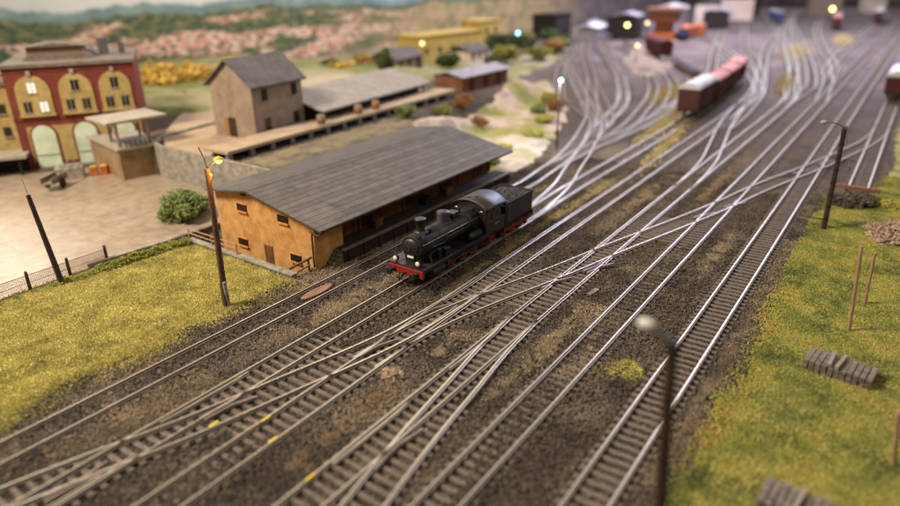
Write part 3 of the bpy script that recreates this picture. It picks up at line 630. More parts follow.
# ------------------------------------------------------------------ steam locomotive (front at -X)
Mt['brassy'] = mat('worn_frame_metal', [(96, 88, 76), (120, 110, 94)], 3, .4, metal=.6)
Mt['tyre'] = mat('dark_tyre', [(44, 38, 34), (66, 58, 52)], 3, .5, metal=.4)
def loco():
    X0, Y0 = 29.25, 24.57
    t = thing('steam_locomotive', (X0, Y0, 0), 'black steam locomotive with red frame and coal tender beside the goods shed', 'locomotive')
    B = lambda mb, n, m, p=t, bev=0: mb.build(n, m, p, bev)
    # red frame with stays
    m = MB().bx(.35, 9.8, -.62, .62, .62, 1.28)
    B(m, 'frame', 'red', bev=.02)
    # buffer beam
    b = B(MB().bx(0, .22, -1.42, 1.42, .82, 1.34), 'buffer_beam', 'red', bev=.03)
    for s in (-1, 1):
        B(MB().lathe((0, s*.95, 1.06), (-1, 0, 0), [(0, .17), (.08, .17), (.1, .11), (.42, .1), (.44, .24), (.5, .25), (.53, .2)], 16), 'buffer', 'blackmatt')
    B(MB().path([(-.02, 0, .98), (-.3, 0, .98), (-.38, 0, .8), (-.6, 0, .78)], .06).box((-.62, 0, .86), (.08, .5, .08)), 'coupling_hook', 'blackmatt')
    for s in (-1, 1): B(MB().path([(-.02, s*.4, .9), (-.16, s*.42, .6), (-.1, s*.44, .35)], .035), 'brake_hose', 'blackmatt')
    # running board
    B(MB().bx(.1, 9.9, -1.5, -.75, 1.38, 1.46).bx(.1, 9.9, .75, 1.5, 1.38, 1.46).bx(.1, 9.9, -.76, .76, 1.36, 1.44), 'running_board', 'black', bev=.015)
    B(MB().bx(.1, 9.9, -1.53, -1.47, 1.22, 1.40).bx(.1, 9.9, 1.47, 1.53, 1.22, 1.40), 'valance', 'blackmatt')
    # boiler
    ax = 2.42; r = .84
    bo = B(MB().lathe((2.15, 0, ax), (1, 0, 0), [(0, r-.02), (.02, r), (5.4, r), (5.42, r+.06), (6.2, r+.06)], 40), 'boiler', 'black')
    for xx in (2.9, 4.0, 5.1, 6.2): B(MB().lathe((xx, 0, ax), (1, 0, 0), [(0, r+.015), (.07, r+.015)], 40), 'boiler_band', 'blackmatt', bo)
    sb = B(MB().lathe((.72, 0, ax), (1, 0, 0), [(0, .78), (.03, r-.02), (.06, r+.01), (1.42, r+.01), (1.44, r-.02)], 40), 'smokebox', 'blackmatt')
    B(MB().lathe((.72, 0, ax), (-1, 0, 0), [(0, .66), (.05, .64), (.12, .5), (.17, .28), (.185, .05)], 32), 'smokebox_door', 'black', sb)
    B(MB().box((.5, 0, ax), (.05, .05, .34)).tube((.55, 0, ax), (.45, 0, ax), .06), 'door_handle', 'steel', sb)
    B(MB().box((.6, 0, ax-.55), (.03, .5, .16)), 'number_plate', 'lens', sb)
    for s in (-1, 1):
        for k in (-.3, .3): B(MB().box((.66, s*.55, ax+k), (.06, .22, .06)), 'door_hinge', 'blackmatt', sb)
    B(MB().bx(.8, 2.0, -.6, .6, 1.3, 1.8), 'saddle', 'blackmatt')
    # chimney, domes
    B(MB().lathe((1.75, 0, ax+.75), (0, 0, 1), [(0, .46), (.12, .34), (.2, .29), (.86, .32), (.88, .38), (.99, .38), (1.0, .26)], 24), 'chimney', 'black')
    B(MB().lathe((4.25, 0, ax+.74), (0, 0, 1), [(0, .56), (.08, .48), (.68, .47), (.74, .43), (.78, .2), (.79, .05)], 24), 'steam_dome', 'black')
    B(MB().box((5.3, 0, ax+1.0), (.8, .7, .34)), 'sandbox', 'black', bev=.06)
    B(MB().lathe((6.1, 0, ax+.8), (0, 0, 1), [(0, .16), (.3, .14), (.42, .1)], 12).tube((6.4, .25, ax+.75), (6.4, .25, ax+1.2), .05), 'safety_valve', 'blackmatt')
    B(MB().tube((2.2, -.45, ax+.75), (2.2, -.45, ax+1.0), .09), 'air_valve', 'blackmatt')
    B(MB().lathe((.95, -.5, ax+.72), (0, 0, 1), [(0, .12), (.2, .12), (.24, .07)], 12), 'bell', 'blackmatt')
    # handrails and pipes
    for s in (-1, 1):
        h = MB().tube((.8, s*.93, ax+.35), (7.3, s*.93, ax+.35), .025, n=6)
        for xx in (1.2, 2.6, 4, 5.4, 6.8): h.tube((xx, s*.8, ax+.33), (xx, s*.94, ax+.35), .02, n=6)
        B(h, 'handrail', 'steel')
        B(MB().path([(1.8, s*.9, ax-.1), (3.2, s*.93, ax-.2), (3.5, s*.93, ax+.08), (7.2, s*.94, ax+.08)], .035, 6), 'pipe', 'black')
        B(MB().path([(1.5, s*.86, 1.9), (1.45, s*1.0, 1.5), (1.45, s*1.15, 1.2)], .11, 10), 'steam_pipe', 'black')
    # side air tank and pump
    B(MB().lathe((5.55, -1.18, 1.78), (1, 0, 0), [(0, .1), (.08, .22), (.16, .26), (1.44, .26), (1.52, .22), (1.6, .1)], 20), 'air_tank', 'black')
    B(MB().box((3.0, -1.1, 1.72), (.55, .4, .5)), 'tool_box', 'blackmatt', bev=.03); B(MB().tube((2.25, -1.1, 1.46), (2.25, -1.1, 2.1), .16), 'air_pump', 'blackmatt')
    B(MB().lathe((5.55, 1.18, 1.78), (1, 0, 0), [(0, .1), (.08, .22), (.16, .26), (1.44, .26), (1.52, .22), (1.6, .1)], 20), 'air_tank', 'black')
    # lamps on the beam
    for s in (-1, 1):
        l = B(MB().lathe((.42, s*.92, 1.72), (-1, 0, 0), [(0, .12), (.1, .2), (.26, .21), (.27, .18)], 18).tube((.3, s*.92, 1.4), (.3, s*.92, 1.55), .05), 'headlamp', 'blackmatt')
        B(MB().lathe((.15, s*.92, 1.72), (-1, 0, 0), [(0, .17), (.03, .15), (.05, .06)], 18), 'lens', 'lens', l)
    # cylinders, rods, wheels
    for s in (-1, 1):
        B(MB().lathe((1.1, s*1.22, .86), (1, 0, 0), [(0, .2), (.04, .33), (1.25, .33), (1.3, .2), (1.32, .08), (1.9, .06)], 20).bx(1.1, 2.3, min(s*.7, s*1.2), max(s*.7, s*1.2), .7, 1.28), 'cylinder', 'black', bev=.01)
        B(MB().box((4.4, s*1.0, .66), (4.75, .06, .14)).box((3.5, s*1.08, .74), (2.4, .05, .1), rot=Matrix.Rotation(.06, 3, 'Y')), 'coupling_rod', 'steel')
        B(MB().box((2.95, s*1.1, 1.1), (1.1, .06, .1)).box((3.6, s*1.08, .95), (.09, .06, .6), rot=Matrix.Rotation(.3, 3, 'Y')), 'valve_gear', 'red')
        B(MB().box((2.85, s*1.3, 1.12), (.12, .3, .56)), 'gear_bracket', 'red')
        for xx in (2.2+.4, 4.0, 5.4, 6.8):
            wv = MB().lathe((xx, s*.70, .66), (0, s, 0), [(0, .56), (.02, .64), (.13, .66), (.15, .56), (.12, .54), (.1, .5)], 28)
            wo = B(wv, 'wheel', 'tyre')
            sp = MB().lathe((xx, s*.76, .66), (0, s, 0), [(0, .16), (.12, .15), (.13, .05)], 14).lathe((xx, s*.72, .66), (0, s, 0), [(0, .56), (.07, .56), (.08, .45), (.07, .44)], 24)
            for q in range(10): an = q*PI/5; sp.box((xx+.3*math.cos(an), s*.79, .66+.3*math.sin(an)), (.5, .05, .07), rot=Matrix.Rotation(-an, 3, 'Y'))
            B(sp, 'wheel_centre', 'red', wo)
    B(MB().box((8.4, -1.33, .95), (.9, .08, .12)).box((8.0, -1.33, 1.15), (.06, .1, .5)).box((8.8, -1.33, 1.15), (.06, .1, .5)).box((8.4, -1.33, .7), (.9, .3, .06)), 'cab_step', 'red')
    B(MB().box((8.4, 1.33, .95), (.9, .08, .12)).box((8.4, 1.33, .7), (.9, .3, .06)), 'cab_step', 'red')
    # firebox
    B(MB().prism([(-.8, 1.4), (.8, 1.4), (.9, 2.5), (.75, 3.0), (.4, 3.27), (-.4, 3.27), (-.75, 3.0), (-.9, 2.5)], 'x', 6.6, 7.5), 'firebox', 'black')
    # cab
    cab = MB(); z0, z1 = 1.4, 3.28
    for s in (-1, 1):
        y = s*1.45
        cab.bx(7.45, 10.0, y-.03, y+.03, z0, 2.3)                      # side sheet below the window
        cab.bx(7.45, 7.7, y-.03, y+.03, 2.3, 3.15).bx(8.35, 8.55, y-.03, y+.03, 2.3, 3.15).bx(9.2, 9.4, y-.03, y+.03, 2.3, 3.15).bx(7.45, 9.4, y-.03, y+.03, 3.05, 3.15)
    n = 14; arc = [(1.5*math.sin(-PI/2+PI*i/n*1.0)*1.0, 3.28+.5*math.cos(-PI/2+PI*i/n)) for i in range(n+1)]
    front = [(-1.45, 1.4), (1.45, 1.4)]+[(1.45-2.9*i/10, 1.52+math.sqrt(2.30**2-(1.45-2.9*i/10)**2)) for i in range(11)]
    cab.prism(front, 'x', 7.42, 7.5)
    c = B(cab, 'cab', 'black')
    for s in (-1, 1):
        B(MB().lathe((7.41, s*1.08, 2.95), (-1, 0, 0), [(0, .2), (.03, .2), (.03, .15)], 18), 'window', 'steel', c)
        B(MB().lathe((7.38, s*1.08, 2.95), (-1, 0, 0), [(0, .15), (.005, .15)], 18), 'pane', 'glass', c)
        B(MB().bx(7.72, 8.33, s*1.43-.01, s*1.43+.01, 2.32, 3.03).bx(8.57, 9.18, s*1.43-.01, s*1.43+.01, 2.32, 3.03), 'side_pane', 'glass', c)
        for xx in (8.02, 8.87): B(MB().bx(xx-.34, xx-.28, s*1.46-.03, s*1.46+.03, 2.3, 3.05).bx(xx+.28, xx+.34, s*1.46-.03, s*1.46+.03, 2.3, 3.05).bx(xx-.34, xx+.34, s*1.46-.035, s*1.46+.035, 2.28, 2.33), 'window_frame', 'brassy', c)
    B(MB().box((8.9, -1.49, 1.95), (.55, .02, .16)), 'number_plate', 'steel', c)
    rf = MB(); K = 20; out = []; inn = []
    for i in range(K+1):
        a = PI*(.5+ (i/K-.5)*1.0); aa = PI/2+(i/K-.5)*1.50; yy = 2.32*math.cos(aa); zz = 1.56+2.32*math.sin(aa); out.append((yy, zz)); inn.append((yy*.975, zz-.05))
    vs = []
    for x in (7.25, 10.05):
        vs += [(x, y, z) for y, z in out]+[(x, y, z) for y, z in inn]
    n1 = K+1; fs = []
    for i in range(K):
        fs += [(i, i+1, 2*n1+i+1, 2*n1+i), (n1+i, 2*n1+n1+i, 2*n1+n1+i+1, n1+i+1), (i, n1+i, n1+i+1, i+1), (2*n1+i, 2*n1+i+1, 3*n1+i+1, 3*n1+i)]
    fs += [(0, 2*n1, 3*n1, n1), (K, n1+K, 3*n1+K, 2*n1+K)]
    rf.add(vs, fs, True); ro = B(rf, 'cab_roof', 'cabroof')
    B(MB().tube((7.7, .2, 3.75), (7.7, .2, 4.02), .07).tube((8.2, -.15, 3.76), (8.2, -.15, 3.98), .09), 'whistle', 'steel', ro)
    B(MB().box((8.7, .1, 3.83), (.8, .7, .07)), 'roof_hatch', 'black', ro, .02)
    # tender
    TX = 10.25
    te = B(MB().prism([(-1.4, 1.35), (1.4, 1.35), (1.4, 2.72), (-1.4, 2.72)], 'x', TX, TX+4.1), 'tender', 'black', bev=.04)
    B(MB().bx(TX-.1, TX+4.15, -1.45, 1.45, 2.72, 2.78).bx(TX, TX+4.1, -1.44, -1.38, 2.78, 2.98).bx(TX, TX+4.1, 1.38, 1.44, 2.78, 2.98).bx(TX+4.04, TX+4.12, -1.44, 1.44, 2.78, 2.98), 'coping', 'black', te)
    n = 1500; xx = rng.uniform(TX+.3, TX+3.9, n); yy = rng.uniform(-1.25, 1.25, n); zz = 2.8+.2*(1-(yy/1.3)**2)*np.clip((TX+4.0-xx)/1.4, .15, 1)+rng.random(n)*.08
    co = crumbs('coal', np.stack([xx, yy, zz], -1), .085, 'coal'); co.parent = te
    B(MB().bx(TX, TX+4.15, -1.25, 1.25, .75, 1.3), 'tender_frame', 'blackmatt', te, .02)
    for s in (-1, 1):
        B(MB().bx(TX, TX+4.15, s*1.28-.04, s*1.28+.04, .70, .98), 'solebar', 'red', te)
        for q in (TX+.75, TX+2.05, TX+3.35):
            wv = MB().lathe((q, s*.70, .5), (0, s, 0), [(0, .42), (.02, .48), (.13, .5), (.15, .42), (.1, .4), (.1, .12), (.16, .1)], 24); B(wv, 'wheel', 'red', te)
            B(MB().box((q, s*1.2, .6), (.34, .2, .5)).box((q, s*1.3, .95), (.9, .06, .12)), 'axle_box', 'blackmatt', te, .02)
        B(MB().lathe((TX+4.35, s*.95, 1.06), (1, 0, 0), [(0, .13), (.3, .1), (.32, .23), (.4, .24)], 14), 'buffer', 'blackmatt', te)
        B(MB().box((TX+.3, s*1.5, 2.1), (.06, .06, 1.3)), 'handrail', 'steel', te)
    B(MB().bx(TX+4.15, TX+4.35, -1.4, 1.4, .85, 1.32), 'rear_beam', 'darkred', te)
    B(MB().bx(TX-.35, TX+.0, -1.0, 1.0, 1.3, 2.4), 'tender_front', 'blackmatt', te)
    B(MB().lathe((TX+.42, -1.1, 2.8), (0, 0, 1), [(0, .25), (.2, .25), (.24, .2)], 16), 'filler_cap', 'black', te)
    t.scale = (1, 1, 1)
    return t
Mt['cabroof'] = mat('cab_roof_paint', [(30, 28, 26), (48, 45, 41)], 1.5, .5, spec=.4)
loco()
# ------------------------------------------------------------------ goods shed
def goods_shed():
    t = thing('goods_shed', (28.3, 31.7, GZ), 'long goods shed with orange gable wall and grey felt roof beside the tracks', 'building')
    inv = Vector((28.3, 31.7, GZ)); 
    def B(mb, n, m, p=t, bev=0):
        o = mb.build(n, m, p, bev); o.location = -inv if p is t else (0, 0, 0); return o
    ye, ya, yl = 31.75, 38.0, 42.35      # right wall, ridge, left wall
    def rz(y): return 3.02+(y-30.6)/(ya-30.6)*1.5 if y < ya else 4.52-(y-ya)/(yl-ya)*.62
    g = [(ye, -1.6), (yl, -1.6), (yl, rz(yl)-.1), (ya, rz(ya)-.12), (ye, rz(ye)-.1)]
    B(MB().prism(g, 'x', 28.3, 28.6), 'gable_wall', 'ochre')
    g2 = [(ye+1.2, -.3), (yl, -.3), (yl, rz(yl)-.1), (ya, rz(ya)-.12), (ye+1.2, rz(ye+1.2)-.1)]
    B(MB().prism(g2, 'x', 52.4, 52.7), 'gable_wall', 'ochre')
    B(MB().bx(28.6, 31.0, ye, ye+.25, -1.0, rz(ye)-.1), 'side_wall', 'ochre')
    sw = B(MB().bx(31.0, 52.4, ye+1.0, ye+1.2, -1.0, rz(ye+1)-.1), 'side_wall', 'brownwall')
    B(MB().bx(28.6, 52.4, yl-.25, yl, -1.6, rz(yl)-.1), 'side_wall', 'ochre')
    for k in range(9):                       # timber posts between bays and sliding doors
        x = 31.0+k*2.66; B(MB().bx(x, x+.22, ye+.86, ye+1.0, .85, rz(ye+1)-.12), 'post', 'brownwall', t)
    for x in (33.0, 38.3, 43.6, 48.9):
        d = B(MB().bx(x-.1+.9, x+2.3, ye+.9, ye+.99, .88, 2.75), 'sliding_door', 'darkdoor')
        q = MB().bx(x+1.0, x+2.2, ye+.87, ye+.9, 1.75, 1.83); q.build('rail', 'brownwall', d)
    # roof: two thin slabs
    def slab(y0, y1, x0, x1, th=.12):
        m = MB(); a, b = (y0, rz2(y0)), (y1, rz2(y1)); m.prism([(a[0], a[1]), (b[0], b[1]), (b[0], b[1]+th), (a[0], a[1]+th)], 'x', x0, x1); return m
    def rz2(y): return rz(y)-.06
    r = B(slab(30.5, ya, 27.75, 53.1), 'roof', 'feltroof'); r2 = B(slab(ya, 42.75, 27.75, 53.1), 'roof', 'feltroof')
    B(MB().bx(27.9, 53.0, 30.42, 30.5, rz(30.5)-.10, rz(30.5)+.03), 'eaves_board', 'darkdoor')
    for s in range(12): x = 28.9+s*2.12; B(MB().prism([(30.6, rz(30.6)-.2), (ye+1.0, rz(ye+1)-.3), (ye+1.0, rz(ye+1)-.14), (30.6, rz(30.6)-.08)], 'x', x, x+.12), 'rafter', 'brownwall')
    # gable windows with bars
    for y, z in ((39.27, 2.93), (34.79, 2.93), (39.7, .08), (33.85, .12)):
        wdw = B(MB().bx(28.235, 28.298, y-.5, y+.5, z-.27, z+.27), 'window', 'glass')
        fr = MB()
        for k in range(5): fr.bx(28.2, 28.24, y-.5+k*.24, y-.45+k*.24, z-.27, z+.27)
        fr.bx(28.2, 28.24, y-.5, y+.5, z-.03, z+.03); fr.build('bars', 'darkdoor', wdw)
        MB().bx(28.14, 28.3, y-.58, y+.58, z-.4, z-.3).build('sill', 'ochresill', wdw)
        MB().bx(28.22, 28.3, y-.55, y+.55, z+.27, z+.33).build('lintel', 'ochresill', wdw)
    d = B(MB().bx(28.24, 28.298, 36.36, 37.24, -1.6, .42), 'door', 'brownwall'); MB().box((28.22, 36.5, -.5), (.05, .06, .12)).build('handle', 'steel', d)
    B(MB().path([(28.15, 31.95, 2.6), (28.12, 31.7, 2.55), (28.15, 31.82, 2.3), (28.18, 31.9, .6), (28.18, 31.9, -.1)], .07, 8).path([(28.15, 31.95, 2.6), (28.1, 31.2, 2.45), (28.4, 30.7, 2.75)], .06, 8), 'downpipe', 'pipebrown')
    B(MB().bx(28.18, 28.3, 37.9, 38.2, 4.05, 4.2).bx(28.18, 28.3, 38.6, 39.2, 3.95, 4.02), 'eaves_bracket', 'darkdoor')
    # loading platform and steps
    pf = B(MB().bx(30.1, 53.3, 30.9, ye+1.0, -.4, .72), 'loading_platform', 'darkboard')
    MB().bx(30.0, 53.4, 30.72, 30.98, .72, .86).build('platform_edge', 'edgesteel', pf)
    for k in range(14): x = 30.5+k*1.68; MB().bx(x, x+.16, 30.78, 30.9, -.4, .72).build('platform_post', 'darkdoor', pf)
    st = MB()
    for k in range(5): st.bx(28.95+k*.24, 30.1, 30.95, 31.75, -.4+(0 if k == 0 else k*.22-.0), -.4+(k+1)*.22)
    B(st, 'steps', 'stepstone', bev=.015)
    return t
Mt['darkdoor'] = mat('dark_door_timber', [(40, 28, 20), (62, 44, 30)], 2, .85)
Mt['ochresill'] = mat('sill_render', [(176, 112, 48), (190, 124, 56)], 2, .9)
Mt['pipebrown'] = mat('pipe_brown', [(54, 38, 28), (76, 54, 38)], 2, .5)
Mt['darkboard'] = mat('platform_timber', [(34, 28, 24), (54, 44, 36)], 2, .9, stretch=(6, 1, 1))
Mt['edgesteel'] = mat('platform_edge_grey', [(88, 80, 72), (118, 108, 98)], 2, .55, spec=.5)
Mt['stepstone'] = mat('step_stone', [(78, 74, 58), (104, 98, 80)], 2, .9, fine=.12)
goods_shed()
for k, (x, m, l) in enumerate([(35.2, 'brownwall', 'brown crate on the goods shed platform, nearest the steps'), (44.6, 'brownwall', 'brown box under the goods shed eaves at mid platform'), (41.5, 'blackmatt', 'dark barrel group standing on the goods shed platform')]):
    q = thing('crate', (x, 32.2, .72), l, 'crate', 'goods on the shed platform')
    MB().box((0, 0, .3), (.9, .55, .6)).build('box', m, q, .03); MB().box((0, 0, .62), (.96, .6, .05)).build('lid', m, q)
# concrete retaining wall, handrail and ramp rails before the gable
o = thing('retaining_wall', (26.5, 38, 0), 'low pale concrete wall between left grass and the orange gable', 'wall')
MB().bx(-.2, .2, -5.9, 6.0, -1.9, -.12).build('wall', 'concrete', o); MB().bx(-.28, .28, -5.95, 6.05, -.12, .03).build('coping', 'concrete', o, .02)
o = thing('handrail', (26.5, 41.5, 0), 'pale two bar handrail on the low concrete wall at the left of the gable', 'handrail')
for z in (.45, .8): MB().tube((0, -3.3, z), (0, 2.6, z), .05, n=8).build('bar', 'palewood', o)
for y in (-3.3, -.4, 2.5): MB().box((0, y, .42), (.09, .09, .84)).build('post', 'palewood', o)
o = thing('ramp_railing', (27.3, 33, 0), 'brown sloping railing at the right end of the orange gable', 'railing')
MB().tube((-.6, .6, -.35), (.7, -1.1, .75), .09, n=8).build('rail', 'pipebrown', o); MB().tube((-.4, -.1, -.5), (.5, -1.1, .25), .06, n=8).build('rail', 'pipebrown', o)
for y, z, x in ((.4, -.1, -.45), (-.9, .6, .55)): MB().box((x, y, z-.55), (.1, .1, 1.1)).build('post', 'pipebrown', o)
# low wall / curb along the yard edge left of the shed
o = thing('yard_kerb', (23, 45, 0), 'grey kerb edging the paved yard above the hedge', 'kerb')
MB().box((-.2, .2, -.12), (7.0, .35, .5), rz=-.10).build('kerb_stone', 'concrete', o, .03); MB().box((5.0, -.45, -.05), (5.0, .3, .5), rz=-.02).build('kerb_stone', 'darkconc', o, .03)
# hedge along the yard edge
def crown(n, rx_, ry_, rz_, size, lobes, seed, hollow=.35):
    r = np.random.default_rng(seed); P_ = []
    lobes = lobes*4; cs = r.normal(0, 1, (lobes, 3)); cs /= np.linalg.norm(cs, axis=1)[:, None]; cs *= r.uniform(.25, .72, (lobes, 1))
    rad = r.uniform(.2, .42, lobes)
    for k in range(lobes):
        d = r.normal(0, 1, (n//lobes, 3)); d /= np.linalg.norm(d, axis=1)[:, None]; P_.append(cs[k]+d*(rad[k]*(hollow+(1-hollow)*r.random((n//lobes, 1))**.4)))
    P_ = np.concatenate(P_)*np.array([rx_, ry_, rz_]); return P_
def shrub(name, x, y, z, r, h, n, m, size, label, cat='bush', group=None, seed=1, rys=1.0):
    t = thing(name, (x, y, z), label, cat, group)
    Pp = crown(n, r, r*rys, h*.55, size, 9, seed); Pp[:, 2] = Pp[:, 2]-Pp[:, 2].min()*.75
    f = crumbs('foliage', Pp, size, m, 'oct'); f.parent = t
    s = MB()
    for k in range(4): a = k*1.7+seed; s.tube((0, 0, -.05), (r*.4*math.cos(a), r*.4*math.sin(a), h*.6), .05, .02, 5)
    s.build('stem', 'wood', t); return t
for k in range(13):
    x = 16.8+k*.75; y = 45.0-(x-16.8)*.10+.1*math.sin(k*2); l = ['small olive hedge bush beside the leaning pole at the wire fence'][0] if k == 0 else 'olive hedge bush number %s' % k
    names = ['olive bush at the foot of the leaning pole', 'olive bush just right of the leaning pole', 'low bush in front of the right end of the wire fence', 'bush at the last post of the wire fence', 'bush right after the wire fence ends', 'fourth bush of the hedge right of the fence end', 'hedge bush at the left end of the grey kerb', 'hedge bush above the widest part of the grass', 'middle hedge bush along the grey kerb', 'hedge bush right of the middle along the kerb', 'hedge bush two before the handrail', 'hedge bush next before the handrail', 'hedge bush at the left end of the pale handrail']
    r_ = .34 if k < 4 else .46
    shrub('hedge_bush', x, y-.35, GZ+.05, r_*1.35, r_*(1.7 if k > 3 else 1.2), 900, 'hedge', .055, names[k], 'bush', 'hedge along the yard edge', seed=k+3)
for k in range(6):
    x = 11+k*1.1; nm = ['dry weed clump at the left picture edge under the fence', 'second weed clump from the left picture edge', 'weed clump under the middle of the wire fence', 'weed clump left of the second fence post', 'weed clump right of the second fence post', 'weed clump just left of the leaning pole']
    shrub('weed_clump', x, 44.75+.06*math.sin(k*3), GZ+.03, .42, .25, 240, 'bush', .05, nm[k], 'weed', 'weeds under the wire fence', seed=k+30)
shrub('bush', 29.8, 49.2, GZ, 3.0, 3.4, 5200, 'bush', .10, 'round green bush behind the left corner of the goods shed', seed=5)
# ------------------------------------------------------------------ poles, fence, stakes
def lamp_left():
    b = Vector((21.2, 32.5, GZ)); t = thing('street_lamp', b, 'wooden lamp pole with lit orange lamp on the left grass near the goods shed', 'street lamp')
    top = Vector((21.75, 32.95, 8.45))-b
    MB().tube((0, 0, -.1), top, .2, .16, 12).build('pole', 'wood', t)
    MB().box((.05, -.15, .85), (.18, .16, 1.9), rot=Matrix.Rotation(-.05, 3, 'Y')).build('foot_clamp', 'concrete', t, .02); MB().box((-.02, .17, .8), (.16, .12, 1.7)).build('foot_clamp', 'steel', t, .02)
    MB().path([top+Vector((0, 0, -.9)), top+Vector((.05, -.25, -.4)), top+Vector((0, .15, -.1)), top], .05, 6).build('wire', 'yellow', t)
    MB().path([top, top+Vector((.1, .25, .45)), top+Vector((.0, .5, 1.2))], .035, 6).build('bracket', 'darkwood', t)
    hd = top+Vector((.35, -.75, .55))
    MB().path([top, top+Vector((.15, -.3, .3)), hd], .05, 6).build('arm', 'darkwood', t)
    s = MB().lathe(hd+Vector((0, 0, .2)), (0, 0, -1), [(0, .06), (.05, .16), (.16, .3), (.18, .3)], 16).build('shade', 'yellow', t)
    MB().ball(hd+Vector((0, 0, -.0)), .2, 14).build('bulb', 'bulb_warm', t)
    l = bpy.data.lights.new('lamp_light', 'POINT'); l.energy = 420; l.color = (1, .62, .22); l.shadow_soft_size = .25
    o = bpy.data.objects.new('lamp_light', l); C.objects.link(o); o.parent = t; o.location = hd+Vector((-.3, -.1, -.35))
lamp_left()
def pole(b, top, r0, r1, m, name, label, extra=None):
    t = thing(name, b, label, 'pole'); v = Vector(top)-Vector(b)
    MB().tube((0, 0, -.1), v, r0, r1, 10).build('shaft', m, t, 0)
    return t, v
t, v = pole((17.0, 44.5, GZ), (16.76, 45.35, 6.0), .2, .14, 'darkwood', 'wooden_pole', 'leaning dark wooden pole behind the wire fence on the left'); MB().tube(v, v+Vector((-.05, .1, 1.1)), .02, .015, 6).build('wire_stub', 'steel', t)
for s in (-1, 1): MB().tube(Vector((s*.13, 0, 0)), v*.98+Vector((s*.08, 0, 0)), .05, .04, 6).build('side_lath', 'greywood', t)
t, v = pole((55.7, 3.8, GZ), (55.91, 3.92, 7.75), .2, .17, 'darkwood', 'wooden_pole', 'tall dark pole at the tip of the right grass bank beside the straight tracks')
MB().box(v+Vector((0, 0, .05)), (.3, .3, .2)).build('cap', 'rust', t); MB().path([v, v+Vector((-.5, .5, .35)), v+Vector((-1.1, 1.1, .55))], .04, 6).build('arm', 'greywood', t); MB().ball(v+Vector((-1.3, 1.3, .5)), .26, 10, (1.3, 1, .6)).build('lamp_head', 'trim', t)
MB().box((-.1, .9, .95), (.12, 1.6, .08)).build('cross_bar', 'darkwood', t)
for k in range(7): MB().lathe(v*(.12+k*.12), v, [(0, .215), (.1, .215)], 10).build('band', 'blackmatt', t)
for b, tp, r, l in [((39.0, .3, GZ), (38.87, .72, 4.95), .10, 'taller of the two pale stakes behind the sleeper stack'), ((43.2, -.1, GZ), (43.0, .06, 3.2), .09, 'shorter pale stake right of its taller neighbour'), ((27.6, -2.5, GZ), (27.45, -2.1, 2.45), .11, 'pale stake cut by the right picture edge')]:
    t = thing('stake', b, l, 'stake', 'wooden stakes in the right grass'); v = Vector(tp)-Vector(b); MB().tube((0, 0, -.1), v, r, r*.85, 8).build('shaft', 'palewood', t); MB().box((0, .0, .02), (.3, .3, .12)).build('foot', 'palewood', t)
def front_lamp():
    b = Vector((16.0, 3.5, GZ)); t = thing('street_lamp', b, 'blurred foreground lamp on a brown pole at the bottom right of centre', 'street lamp')
    top = Vector((16.4, 4.13, 9.0))-b
    MB().tube((0, 0, -.1), top, .2, .17, 14).build('pole', 'darkwood', t); MB().tube(top+Vector((0, 0, -.1)), top+Vector((0, 0, .12)), .2, .2, 14).build('collar', 'blackmatt', t)
    hd = Vector((16.2, 4.85, 9.55))-b
    MB().path([top, (top+hd)/2+Vector((0, 0, .06)), hd], .12, 10).build('arm', 'lampgrey', t); MB().ball(hd, .17, 14, (1, 1.6, .9)).build('lamp_head', 'lamphead', t)
Mt['lampgrey'] = mat('grey_arm', [(110, 104, 96)], 1, .6); Mt['lamphead'] = mat('pale_lamp_head', [(205, 200, 190)], 1, .5)
front_lamp()
def fence():
    t = thing('wire_fence', (17, 45.2, GZ), 'low wire mesh fence with wooden posts at the left picture edge', 'fence')
    P0 = Vector((9.0, 45.35)); P1 = Vector((20.7, 45.5)); d = P1-P0; n = 5
    def at(u): return P0+d*u-Vector((17, 45.2))
    for k in (0, 1.3, 2.72, 3.85, 5):
        p = at(k/5); MB().tube((p.x, p.y, 0), (p.x, p.y, 1.35), .12, .10, 10).ball((p.x, p.y, 1.36), .1, 8).build('post', 'wood', t)
    m = MB(); L = d.length; a = math.atan2(d.y, d.x)
    for k in range(int(L/.09)): p = at(k*.09/L); m.box((p.x, p.y+.04, .58), (.02, .012, 1.1))
    for k in range(12): c = at(.5); m.box((c.x, c.y+.04, .08+k*.092), (L, .014, .018), rz=a)
    for z in (.12, .62, 1.14): c = at(.5); m.box((c.x, c.y+.02, z), (L, .03, .035), rz=a)
    m.build('wire_mesh', 'wire', t)
    c = at(.5); MB().box((c.x, c.y+.0, .05), (L, .16, .12), rz=a).build('base_board', 'palewood', t)
fence()
# ------------------------------------------------------------------ sleeper stacks, buffer stop, heaps
def stack(x, y, rz, nx, nl, label, top=2):
    t = thing('sleeper_stack', (x, y, GZ+.1), label, 'stack of sleepers', 'stacks of old sleepers in the grass', rz)
    for l in range(nl):
        for k in range(nx):
            MB().box((-nx*.14+k*.28+random.uniform(-.02, .02), random.uniform(-.06, .06), .1+l*.2), (.23, 1.55 if l else 1.6, .17)).build('sleeper', 'greywood', t)
    for k in range(top): MB().box((-.16+k*.42, .05, .12+nl*.2), (.16, 1.5, .16), rz=.12*(k-.5)).build('cross_sleeper', 'palegrey', t)
Mt['palegrey'] = mat('pale_grey_wood', [(120, 110, 98), (150, 138, 124)], 2, .85)
stack(34.0, .4, 1.45, 11, 3, 'stack of grey sleepers lying in the grass below the two pale stakes')
stack(22.6, .5, 1.5, 9, 3, 'blurred stack of dark sleepers at the bottom edge right of the lamp pole', 1)
t = thing('buffer_stop', (65.9, 2.65, GZ), 'rusty buffer stop with grey rubble heaped before it on the right', 'buffer stop')
